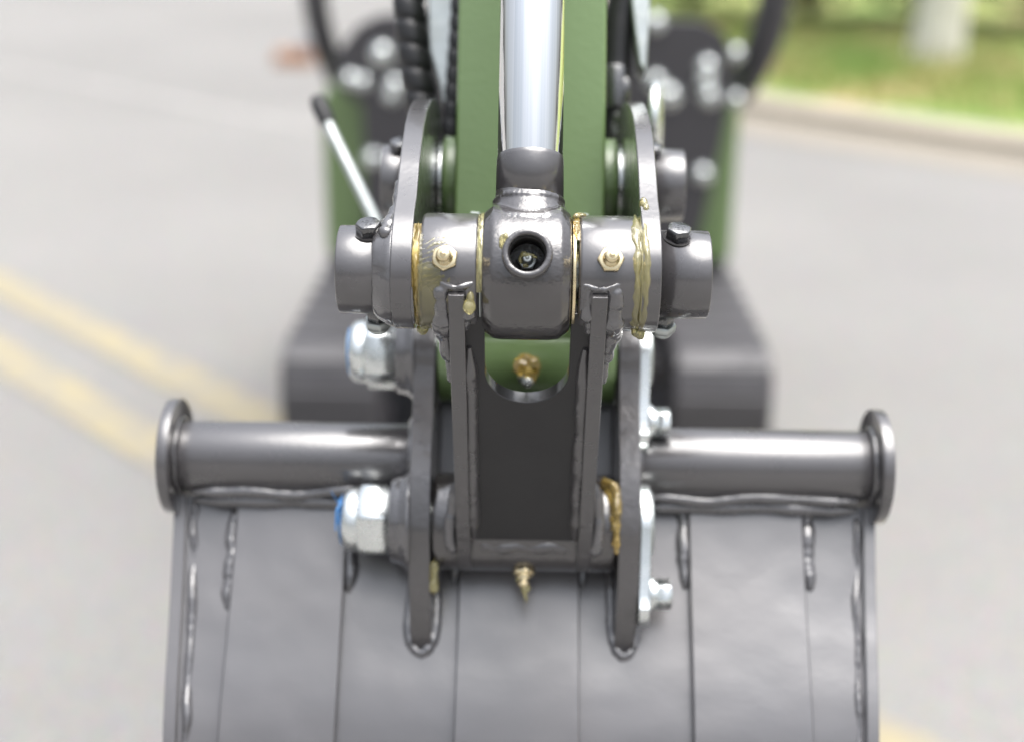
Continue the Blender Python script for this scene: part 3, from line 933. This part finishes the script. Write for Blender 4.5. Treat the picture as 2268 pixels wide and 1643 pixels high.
ribbon(53.5, 59.2, 31.0, 96, 258, 1.5, 3, 'grease', .42)
ribbon(58.6, 63.5, 31.6, 96, 252, 1.5, 4, 'grease', .40)
ribbon(-27.0, -22.6, 31.2, 84, 205, 1.0, 5, 'grease', .42)
ribbon(23.2, 26.8, 30.6, 85, 150, 1.2, 6, 'amber_grease', .5)

def scuff(s, t, x, a):
    n1 = math.sin((s * 6 + t * 30) * 2.2 + 3 * noise.noise(Vector((s * 3, t * 5, 9)))); n2 = noise.noise(Vector((s * 2.2, t * 2.6, 2)))
    e = min(1, s * 6, (1 - s) * 3, t * 5, (1 - t) * 5)
    return .16 * n1 + .22 * n2 + .12 * noise.noise(Vector((s * 12, t * 14, 7))) - .28 + .25 * e
boss_patch(-56.8, -41, 146, 205, scuff, 'grease_film')

# ---------------- bucket
prof = [(172, -140), (170, -150), (163, -172), (153, -200), (142, -228), (130, -258), (121, -285), (115.5, -312), (115, -340), (122, -372), (140, -402), (168, -427), (205, -446), (255, -461), (325, -474)]
PR3 = spline([(0, y, z) for y, z in prof], 5)
def pnorm(i):
    t = (PR3[min(i + 1, len(PR3) - 1)] - PR3[max(i - 1, 0)]).normalized()
    n_ = Vector((0, t.z, -t.y))
    return n_ if n_.dot(Vector((0, -1, -.3))) > 0 else -n_
def half(z):
    return 233.5 - max(0, -z - 130) * .058
def sheet(bm, xl, xr, off0, off1, i0=0, i1=None, nx=1):
    """band following the bucket back between xl(i) and xr(i), from offset off0 (inside) to off1 (outside)"""
    i1 = len(PR3) - 1 if i1 is None else i1
    rows = []
    for i in range(i0, i1 + 1):
        p, n_ = PR3[i], pnorm(i)
        L_, R_ = xl(p.z), xr(p.z)
        a = [bm.verts.new(Vector((L_ + (R_ - L_) * k / nx, p.y, p.z)) + n_ * off1) for k in range(nx + 1)]
        b = [bm.verts.new(Vector((L_ + (R_ - L_) * k / nx, p.y, p.z)) + n_ * off0) for k in range(nx, -1, -1)]
        rows.append(a + b)
    m_ = len(rows[0])
    for A, B in zip(rows, rows[1:]):
        for k in range(m_):
            j = (k + 1) % m_
            bm.faces.new((A[k], A[j], B[j], B[k]))
    bm.faces.new(rows[0]); bm.faces.new(list(reversed(rows[-1])))
    bmesh.ops.recalc_face_normals(bm, faces=bm.faces)
bm = nb(); sheet(bm, lambda z: -half(z) + 7.9, lambda z: half(z) - 7.9, -6, 0)
bucket = part('bucket', bm, 'bucket_paint', ang=40)
bucket['label'] = 'dark grey bucket seen from its back'
def edge_x(xt, z): return xt - xt * max(0, -z - 130) * .00002
WP = [(-190.5, -117), (-42.5, 36.5), (108.5, 184)]
for x0, x1 in WP:
    bm = nb(); sheet(bm, lambda z, x0=x0: edge_x(x0, z), lambda z, x1=x1: edge_x(x1, z), .15, 7.0, 0)
    obj('wear_plate', bm, 'bucket_paint', bucket, bevel=1.3, ang=40)
# bare base strips between the wear plates stay the shell itself; welds down the plate edges
def edge_bead(xt, side_, i0, i1, r, seed):
    pts = []
    for i in range(i0, i1 + 1):
        p, n_ = PR3[i], pnorm(i)
        pts.append(Vector((edge_x(xt, p.z) + side_ * r * .55 + 1.2 * noise.noise(Vector((i * .5, seed, 0))), p.y, p.z)) + n_ * (-.9))
    bm = nb(); bead(bm, pts, r, seed, 5, .15, .35, 12)
    obj('weld_bead', bm, 'weld_paint', bucket, ang=180)
edge_bead(-190.5, -1, 0, 17, 4.6, 61); edge_bead(-117, 1, 0, 15, 5.0, 62)
edge_bead(108.5, -1, 0, 14, 5.0, 63); edge_bead(184, 1, 0, 14, 5.4, 64)
edge_bead(-42.5, -1, 0, 14, 4.2, 65); edge_bead(36.5, 1, 0, 14, 4.2, 66)
edge_bead(184, 1, 31, 40, 4.5, 67); edge_bead(-117, 1, 31, 40, 4.5, 68)
# side plates standing a little proud of the shell
for s in (-1, 1):
    bm = nb()
    outer = [PR3[i] + pnorm(i) * 5 for i in range(0, len(PR3))]
    pts = [Vector((0, 178, -112))] + [Vector((0, 158, -128))] + outer + [Vector((0, 322, -466)), Vector((0, 290, -330)), Vector((0, 255, -180)), Vector((0, 210, -100))]
    A = [bm.verts.new((s * half(p.z), p.y, p.z)) for p in pts]; B = [bm.verts.new((s * (half(p.z) - 7.8), p.y, p.z)) for p in pts]
    bm.faces.new(A); bm.faces.new(list(reversed(B)))
    for i in range(len(A)):
        j = (i + 1) % len(A); bm.faces.new((A[j], A[i], B[i], B[j]))
    bmesh.ops.recalc_face_normals(bm, faces=bm.faces)
    obj('side_plate', bm, 'bucket_paint', bucket, bevel=.6)
    pts = [Vector((s * (half(PR3[i].z) - 10.5 - (2.5 if s < 0 else 1)), PR3[i].y, PR3[i].z)) + pnorm(i) * -1.0 for i in range(1, 44)]
    bm = nb(); bead(bm, pts, 3.0 if s < 0 else 2.4, 70 + s, 4, .2, .9, 12); obj('weld_bead', bm, 'weld_paint', bucket, ang=180)
    # end plate and top tube
    TC = (170, -113)
    bm = nb(); cyl(bm, (0, *TC), X, *( (229.2, 236.4) if s > 0 else (-236.4, -229.2)), 38, .4, 80); obj('end_plate', bm, 'grey_paint', bucket)
    bm = nb(); cyl(bm, (0, *TC), X, *((71.8, 229.4) if s > 0 else (-229.4, -71.8)), 23.7, .2, 80); obj('top_tube', bm, 'grey_paint', bucket)
    bm = nb(); ring_pts = [(s * (227.5 + .8 * noise.noise(Vector((a * .05, s, 0)))), TC[0] + 25.5 * math.cos(R(a)), TC[1] + 25.5 * math.sin(R(a))) for a in range(60, 300, 12)]
    bead(bm, ring_pts, 1.2 if s < 0 else 2.0, 80 + s, 5, .2, .6); obj('weld_bead', bm, 'weld_paint', bucket, ang=180)
    bm = nb(); ring_pts = [(s * 73.5, TC[0] + 25 * math.cos(R(a)), TC[1] + 25 * math.sin(R(a))) for a in range(60, 300, 12)]
    bead(bm, ring_pts, 3.2, 90 + s, 5, .2, .4); obj('weld_bead', bm, 'weld_paint', bucket, ang=180)
    # long weld between tube and shell
    for q, (yy, zz, rr) in enumerate(((158.5, -135.2, 4.2), (163.5, -141.5, 4.8))):
        pts = [(s * x, yy + 1.3 * noise.noise(Vector((x * .03, q, s))), zz + (3.2 if q == 0 else 1.4) * noise.noise(Vector((x * .022, q * 3, s * 2)))) for x in range(76, 230, 11)]
        bm = nb(); bead(bm, pts, rr, 100 + q + s, 6, .06, .3, 14); obj('weld_bead', bm, 'weld_paint', bucket, ang=180)
# ears
ear = arc(PA, 33, 60, 200, 14) + [(124, -75), (112, -110), (106.5, -130)] + arc(P1, 29, 175, 205, 5) + [(112, -185), (122, -205), (133, -224), (141, -234), (149, -237), (158, -230), (168, -200), (178, -160), (196, -120), (200, -60)]
for s in (-1, 1):
    bm = nb(); prism(bm, ear, *((58.5, 71.8) if s > 0 else (-71.8, -58.5)))
    e = obj('bucket_ear', bm, 'edge_paint', bucket, bevel=.8)
    # weld wrapping the ear's foot on the shell, one continuous run
    foot = [(170, -150), (163, -172), (153, -200), (145, -221)]
    pts = [(s * 65.2 - 8.2, yy, zz) for yy, zz in foot] + [(s * 65.2 - 5.0, 141, -231.5), (s * 65.2, 139.6, -235.5), (s * 65.2 + 5.0, 141, -231.5)] + [(s * 65.2 + 8.2, yy, zz) for yy, zz in reversed(foot)]
    bm = nb(); bead(bm, pts, 3.6, 120 + s, 7, .5, .3); obj('weld_bead', bm, 'weld_paint', bucket, ang=180)
bm = nb(); prism(bm, [(188, -74), (194, -74), (190, -150), (178, -150)], -58.3, 58.3); obj('back_plate', bm, 'bucket_paint', bucket, bevel=.8)
# teeth and cutting edge beyond the frame
for k in range(4):
    bm = nb(); prism(bm, [(318, -482), (318, -466), (345, -466), (395, -483), (345, -484)], -195 + k * 120, -165 + k * 120)
    obj('bucket_tooth', bm, 'grey_paint', bucket, bevel=1.5)

# ---------------- bucket pins: lock nut on the left, keeper plate on the right
def bucket_pin(yz, rot, lab):
    bm = nb(); cyl(bm, (0, *yz), X, -118, 80, 14.6, 1, 48)
    p = part('bucket_pin', bm, 'dull_zinc'); p['label'] = lab
    y, z = yz
    bm = nb(); lathe(bm, [(71.5, 33.5), (74, 32), (77, 29), (80, 27.6), (84.2, 27), (85, 26), (85, 15)], (0, y, z), (-1, 0, 0), 72,
                     jit=lambda t, th: 1.6 * noise.noise(Vector((math.cos(th) * 2.2, math.sin(th) * 2.2, t * .1))) * (1 if t < 84 else .2))
    obj('pin_boss', bm, 'weld_paint', p)
    bm = nb(); hexhead(bm, (-85.3, y, z), (-1, 0, 0), 43, 20.5, 72, rot, both=True)
    obj('lock_nut', bm, 'zinc', p)
    bm = nb(); lathe(bm, [(105, 20.3), (106.5, 20.6), (110, 20.6), (113, 19.8), (115, 18), (115.8, 16.6), (115.4, 15.6)], (0, y, z), (-1, 0, 0), 64)
    obj('nut_crown', bm, 'zinc', p)
    bm = nb(); ring(bm, (0, y, z), (-1, 0, 0), 114.4, 116.8, 11, 16.4, .6, 48); obj('nylon_ring', bm, 'blue_nylon', p)
    # keeper plate
    cz = z - 21
    bm = nb()
    pl = [(y + 26 * math.cos(R(a)), z + 26 * math.sin(R(a))) for a in range(0, 181, 12)] + [(y - 16 - 4, z - 42)] + \
         [(y - 8 + 16 * math.cos(R(a)), z - 48 + 16 * math.sin(R(a))) for a in range(190, 351, 16)]
    prism(bm, pl, 72.2, 79.2); obj('keeper_plate', bm, 'zinc', p, bevel=1.0)
    bm = nb(); lathe(bm, [(79.2, 22), (80.6, 21.5), (81.6, 19), (81.9, 0)], (0, y, z), X, 56); obj('pin_head', bm, 'dull_zinc', p)
    bo = (79.2, y - 10, z - 43)
    bm = nb(); cyl(bm, bo, X, 0, 2.4, 12, .4, 40); cyl(bm, bo, X, 2.5, 4.6, 9.6, .4, 40); obj('washer', bm, 'zinc', p)
    bm = nb(); hexhead(bm, Vector(bo) + Vector((4.7, 0, 0)), X, 17, 9.6, 48, .15); obj('keeper_bolt', bm, 'zinc', p)
    return p
bp_a = bucket_pin(PA, .09, 'upper bucket pin with large zinc lock nut')
bp_b = bucket_pin(P1, .35, 'lower bucket pin with large zinc lock nut and blue shavings')
# blue nylon shavings on the lower nut
for k, pts in enumerate([[(-116.5, 124, -139), (-118, 121, -143), (-117.5, 120, -151)], [(-116.5, 123, -140), (-119, 119, -135), (-121.5, 117, -130)],
                         [(-116, 122, -138), (-118, 118, -143), (-118.5, 118, -155)]]):
    bm = nb(); tube(bm, spline(pts, 6), lambda t, i, k=k: (.5, .35, .9)[k] * (1.1 - .6 * t), 8); obj('nylon_shaving', bm, 'blue_nylon', bp_b)
blob('nylon_shaving', bp_b, [((-117, 124, -143), (1.1, 2.2, 5)), ((-116.8, 125, -138), (1.1, 3, 3))], 'blue_nylon', .5, 2, .8, 4)

# ---------------- hoses, brackets beside the arm
def ribbed_hose(name, pts, r, pitch, label, m='black_rubber', rib=True):
    P = spline(pts, 40)
    # arc-length resample
    L_ = [0]
    for a, b in zip(P, P[1:]): L_.append(L_[-1] + (b - a).length)
    tot = L_[-1]; step = pitch / 10; Q = []; k = 0
    n_ = int(tot / step)
    for i in range(n_ + 1):
        s = i * step
        while k < len(L_) - 2 and L_[k + 1] < s: k += 1
        f = (s - L_[k]) / max(1e-6, L_[k + 1] - L_[k]); Q.append(P[k].lerp(P[k + 1], min(1, f)))
    shape = [.80, .90, 1.0, 1.02, 1.03, 1.03, 1.03, 1.02, 1.01, .99]
    if not rib: shape = [1.0] * 10
    bm = nb(); rs = []; up_ = None; nseg = 30
    for i, p in enumerate(Q):
        d = (Q[min(i + 1, n_)] - Q[max(i - 1, 0)]).normalized()
        if up_ is None: _, u, w = basis(d)
        else:
            u = (up_ - d * up_.dot(d)).normalized(); w = d.cross(u)
        up_ = u; row = []
        for k_ in range(nseg):
            th = 2 * math.pi * k_ / nseg
            ph = (i / 10 + k_ / nseg) % 1.0 * 10
            f0 = int(ph) % 10; fr = ph - int(ph)
            rr = r * (shape[f0] * (1 - fr) + shape[(f0 + 1) % 10] * fr) * (1 + .02 * math.sin(i * .07))
            row.append(bm.verts.new(p + (u * math.cos(th) + w * math.sin(th)) * rr))
        rs.append(row)
    for A, B in zip(rs, rs[1:]):
        for k_ in range(nseg):
            j = (k_ + 1) % nseg; bm.faces.new((A[k_], A[j], B[j], B[k_]))
    bm.faces.new(list(reversed(rs[0]))); bm.faces.new(rs[-1]); bmesh.ops.recalc_face_normals(bm, faces=bm.faces)
    o = part(name, bm, m, ang=50); o['label'] = label
    return o
ribbed_hose('hydraulic_hose', [(-90, 235, 460), (-88, 232, 320), (-88.5, 230, 225), (-85, 228, 185), (-80, 228, 150), (-74, 230, 122), (-64, 236, 80), (-56, 240, 40)], 11.6, 17, 'black spiral wrapped hydraulic hose left of the arm')
ribbed_hose('hydraulic_hose', [(-50, 221, 480), (-50.5, 221, 300), (-51, 221, 210), (-53, 222, 165), (-55, 224, 130), (-56, 230, 80), (-54, 236, 40)], 6.6, 12, 'thin ribbed hose tucked against the left side of the arm')
ribbed_hose('hydraulic_hose', [(100, 244, 470), (92, 240, 340), (82, 238, 262), (70, 238, 226), (62, 240, 200), (60, 244, 150), (59, 246, 60)], 11, 17, 'plain black hydraulic hose at the top right of the arm', rib=False)
bm = nb(); xs = [(-72, 500), (-72, 260), (-75, 210), (-74, 175), (-66, 150), (-60, 118), (-52, 110), (-51, 500)]
A = [bm.verts.new((x, 231, z)) for x, z in xs]; B = [bm.verts.new((x, 262, z)) for x, z in xs]
bm.faces.new(A); bm.faces.new(list(reversed(B)))
for i in range(len(A)):
    j = (i + 1) % len(A); bm.faces.new((A[j], A[i], B[i], B[j]))
bmesh.ops.recalc_face_normals(bm, faces=bm.faces)
o = part('side_bracket', bm, 'dull_zinc', bevel=2.0); o['label'] = 'pale zinc bracket between the left hoses and the arm'
bm = nb(); xs = [(70, 330), (69, 215), (72, 190), (76, 165), (81, 158), (83, 200), (84, 330)]
A = [bm.verts.new((x, 226, z)) for x, z in xs]; B = [bm.verts.new((x, 262, z)) for x, z in xs]
bm.faces.new(A); bm.faces.new(list(reversed(B)))
for i in range(len(A)):
    j = (i + 1) % len(A); bm.faces.new((A[j], A[i], B[i], B[j]))
bmesh.ops.recalc_face_normals(bm, faces=bm.faces)
o = part('side_bracket', bm, 'dull_zinc', bevel=2.0); o['label'] = 'pale zinc bracket right of the arm'
bm = nb(); box(bm, (57, 262, 120), (18, 40, 150)); part('valve_block', bm, 'black_rubber', bevel=3)
bm = nb()
cyl(bm, (60, 235, 135), (0, 0, 1), 0, 30, 9, 1, 24); cyl(bm, (68, 228, 126), (1, -.3, 0), -8, 10, 7, 1, 24); hexhead(bm, (63, 238, 150), (0, -1, .1), 13, 10)
hexhead(bm, (64, 236, 118), (0, -1, .1), 13, 10)
o = part('hose_fitting', bm, 'black_oxide'); o['label'] = 'black hose fittings right of the arm'
bm = nb(); cyl(bm, (86, 246, 130), (1, -.15, 0), 0, 8, 27, 2.5, 48); o = part('side_washer', bm, 'zinc'); o['label'] = 'bright zinc washer right of the arm'
bm = nb(); tube(bm, spline([(-164, 350, 146), (-155, 343, 128), (-121, 320, 64), (-104, 306, 30), (-70, 260, 4), (-44, 210, 0)], 8), 4.6, 20)
o = part('stay_rod', bm, 'dull_zinc'); o['label'] = 'slanted zinc rod with a black end left of the levers'
bm = nb(); tube(bm, [(-172, 356, 163), (-170, 354.5, 158), (-165, 351, 148), (-161.5, 348.3, 141)], lambda t, i: (5.5, 7.2, 7.2, 6.2)[i], 20); obj('end_cap', bm, 'black_rubber', o)

# ---------------- boom and the machine behind (world coordinates, metres)
def wpart(name, bm, m, **k):
    return obj(name, bm, m, ex, FW, scale=1, **k)
top = PIN + Matrix.Rotation(-R(PITCH), 3, 'X') @ Vector((0, .265, .93))
def beam(bm, path, hw, hd):
    P = [Vector(p) for p in path]; rs = []
    for i, p in enumerate(P):
        t = (P[min(i + 1, len(P) - 1)] - P[max(i - 1, 0)]).normalized(); n_ = Vector((0, -t.z, t.y)); d = hd(i / (len(P) - 1))
        rs.append([bm.verts.new(p + Vector((sx * hw, 0, 0)) + n_ * sy * d) for sx, sy in ((-1, -1), (1, -1), (1, 1), (-1, 1))])
    for A, B in zip(rs, rs[1:]):
        for k in range(4):
            j = (k + 1) % 4; bm.faces.new((A[k], A[j], B[j], B[k]))
    bm.faces.new(rs[0]); bm.faces.new(list(reversed(rs[-1]))); bmesh.ops.recalc_face_normals(bm, faces=bm.faces)
bm = nb(); beam(bm, spline([(0, top.y, top.z), (0, 1.55, 1.72), (0, 2.0, 1.35), (0, 2.42, .62)], 6), .045, lambda t: .05 + .05 * math.sin(math.pi * t))
wpart('boom', bm, 'green_paint', bevel=.006)
bm = nb(); lathe(bm, [(-.06, .05), (.06, .05)], (0, top.y, top.z), X, 32); wpart('boom_pivot', bm, 'grey_paint')
bm = nb(); box(bm, (0, 2.5, .55), (.16, .22, .34)); box(bm, (0, 2.66, .42), (.2, .3, .12)); wpart('swing_bracket', bm, 'dark_plate', bevel=.015)

# tracks
def make_track(s):
    yc0, yc1, zc, r = 2.46, 3.62, .222, .217
    lp = []
    rc = .07
    for cy, cz, a0 in ((yc0 - r + rc, zc - r + rc, 270), (yc0 - r + rc, zc + r - rc, 180), (yc1 + r - rc, zc + r - rc, 90), (yc1 + r - rc, zc - r + rc, 0)):
        for i in range(9):
            a = R(a0 - 90 * i / 8); lp.append((cy + rc * math.cos(a), cz + rc * math.sin(a)))
    inn = [((y - (yc0 if y < 3 else yc1)) * .86 + (yc0 if y < 3 else yc1), zc + (z - zc) * .86) for y, z in lp]
    x0, x1 = (.262, .44) if s > 0 else (-.44, -.262)
    bm = nb(); n_ = len(lp)
    V4 = [[bm.verts.new((x, y, z)) for y, z in P] for x, P in ((x0, lp), (x1, lp), (x1, inn), (x0, inn))]
    for k in range(4):
        A, B = V4[k], V4[(k + 1) % 4]
        for i in range(n_):
            j = (i + 1) % n_; bm.faces.new((A[i], A[j], B[j], B[i]))
    bmesh.ops.recalc_face_normals(bm, faces=bm.faces)
    t = wpart('track', bm, 'track_rubber', bevel=.012)
    t['label'] = 'right rubber track, blurred behind the bucket' if s > 0 else 'left rubber track, blurred behind the bucket'
    # lugs, shared mesh, set along the belt
    cum = [0]
    loop = lp + [lp[0]]
    for p_, q_ in zip(loop, loop[1:]): cum.append(cum[-1] + math.hypot(q_[0] - p_[0], q_[1] - p_[1]))
    bm = nb(); box(bm, (0, 0, .0), (.170, .042, .012)); lug = None
    nl = 46
    for k in range(nl):
        d = cum[-1] * (k + .5) / nl
        j = max(i for i in range(len(cum) - 1) if cum[i] <= d)
        f = (d - cum[j]) / (cum[j + 1] - cum[j])
        p_, q_ = loop[j], loop[j + 1]
        y_, z_ = p_[0] + (q_[0] - p_[0]) * f, p_[1] + (q_[1] - p_[1]) * f
        nn = math.atan2(q_[1] - p_[1], q_[0] - p_[0]) + R(90)
        mtx = Matrix.Translation(((x0 + x1) / 2, y_, z_)) @ Matrix.Rotation(nn - R(90), 4, 'X')
        if lug is None:
            lug = obj('track_lug', bm, 'track_rubber', t, scale=1, bevel=.005); o = lug
        else:
            o = lug.copy(); col.objects.link(o); o.parent = t
        o.matrix_basis = mtx
    for y in (yc0, yc1):
        bm = nb(); lathe(bm, [(x0 + .02, .12), (x0 + .02, .16), (x1 - .02, .16), (x1 - .02, .12), (x1 - .03, .06), (x1 - .005, .05), (x1 - .005, 0)], (0, y, zc), X, 32)
        obj('idler_wheel', bm, 'dark_plate', t, scale=1)
    bm = nb(); box(bm, ((x0 + x1) / 2, 3.02, zc), (.1, 1.1, .16)); obj('track_frame', bm, 'dark_plate', t, scale=1, bevel=.015)
make_track(-1); make_track(1)
bm = nb(); box(bm, (0, 3.02, .3), (.56, .7, .16)); wpart('undercarriage', bm, 'dark_plate', bevel=.02)

def onplane(px_, py_, Y):
    """point on the vertical plane y = Y from measured picture angles (used to read positions off the photograph)"""
    rr = R(.9); dx, dy = px_ - 1167, py_ - 821
    x = dx * math.cos(rr) + dy * math.sin(rr); y = -dx * math.sin(rr) + dy * math.cos(rr)
    wy = 2993 * CP - y * SP; wz = -2993 * SP - y * CP
    t = Y / wy
    return Vector((x * t, Y, CAM_H + wz * t))
def xz_prism(bm, pts, y0, y1):
    A = [bm.verts.new((x, y0, z)) for x, z in pts]; B = [bm.verts.new((x, y1, z)) for x, z in pts]
    bm.faces.new(A); bm.faces.new(list(reversed(B)))
    for i in range(len(A)):
        j = (i + 1) % len(A); bm.faces.new((A[j], A[i], B[i], B[j]))
    bmesh.ops.recalc_face_normals(bm, faces=bm.faces)
body = None
bm = nb(); box(bm, (0, 3.25, .62), (.78, .66, .36)); body = wpart('engine_body', bm, 'green_paint', bevel=.05, segs=4)
for s in (-1, 1):
    bm = nb(); xz_prism(bm, [(s * .325, .47), (s * .428, .47), (s * .428, .78), (s * .418, .83), (s * .385, .845), (s * .325, .845)], 2.76, 3.3)
    obj('side_panel', bm, 'green_paint', body, scale=1, bevel=.02, segs=3)
# front guard plates
bm = nb(); xz_prism(bm, [(.10, .45), (.33, .45), (.36, .60), (.385, .75), (.40, .86), (.392, .92), (.37, .955), (.33, .975), (.10, .985)], 2.70, 2.725)
gp = wpart('front_guard', bm, 'dark_plate', bevel=.004); gp['label'] = 'dark rounded guard plate right of the boom with zinc bolts'
bm = nb(); xz_prism(bm, [(-.10, .45), (-.32, .45), (-.335, .60), (-.335, .80), (-.39, .84), (-.385, .90), (-.34, .955), (-.30, .975), (-.10, .985)], 2.70, 2.725)
gl = wpart('front_guard', bm, 'dark_plate', bevel=.004); gl['label'] = 'dark guard plate left of the boom with zinc bolts'
bolts = [(1453, 50, 12, 1), (1452, 182, 13, 1), (1482, 213, 15, 1), (1566, 148, 13, 1), (1564, 182, 12, 1), (1571, 214, 13, 1), (1556, 386, 13, 1), (1630, 118, 10, 0), (1629, 219, 10, 0),
         (846, 120, 15, -1), (776, 175, 11, -1), (803, 182, 11, -1), (874, 190, 13, -1), (826, 352, 13, -1), (868, 212, 11, -1)]
for px_, py_, r_, w_ in bolts:
    par = gp if w_ >= 0 else gl
    p = onplane(px_, py_, 2.698)
    bm = nb()
    q = r_ * .0012
    cyl(bm, p, (0, -1, 0), -.004, .003, q * 1.25, .0006, 24)
    lathe(bm, [(.003, q), (.006, q), (.009, q * .94), (.012, q * .75), (.0145, q * .4), (.0152, 0)], p, (0, -1, 0), 20)
    obj('guard_bolt', bm, 'zinc', par, scale=1)
# hydraulic unions on top of the left track side
bm = nb(); p = onplane(1530, 680, 2.62); box(bm, p, (.05, .06, .05)); box(bm, p + Vector((.0, 0, -.06)), (.06, .1, .05)); wpart('pipe_clamp', bm, 'black_rubber', bevel=.008)
bm = nb(); p = onplane(1535, 756, 2.5); hexhead(bm, p, (0, -.6, .8), .022, .012); wpart('frame_bolt', bm, 'zinc')
bm = nb(); p = onplane(1470, 800, 2.5); box(bm, p + Vector((0, .1, -.03)), (.14, .16, .05)); wpart('step_plate', bm, 'track_rubber', bevel=.01)
# roll hoop posts
bm = nb(); tube(bm, spline([(.40, 2.95, .78), (.43, 2.87, .82), (.455, 2.82, .88), (.478, 2.79, .97), (.486, 2.78, 1.1), (.486, 2.78, 1.35), (.43, 2.78, 1.52), (.25, 2.78, 1.56), (0, 2.78, 1.56),
                            (-.25, 2.78, 1.56), (-.41, 2.78, 1.5), (-.44, 2.78, 1.35), (-.438, 2.78, 1.1), (-.432, 2.79, .97), (-.415, 2.82, .88), (-.40, 2.87, .82), (-.38, 2.95, .78)], 6), lambda t, i: .037 - .014 * t, 20)
h = wpart('roll_hoop', bm, 'dark_plate'); h['label'] = 'dark curved tube hoop rising on both sides of the machine'
bm = nb(); box(bm, (0, 3.12, .86), (.42, .36, .1)); wpart('seat', bm, 'seat_vinyl', bevel=.03, segs=3)
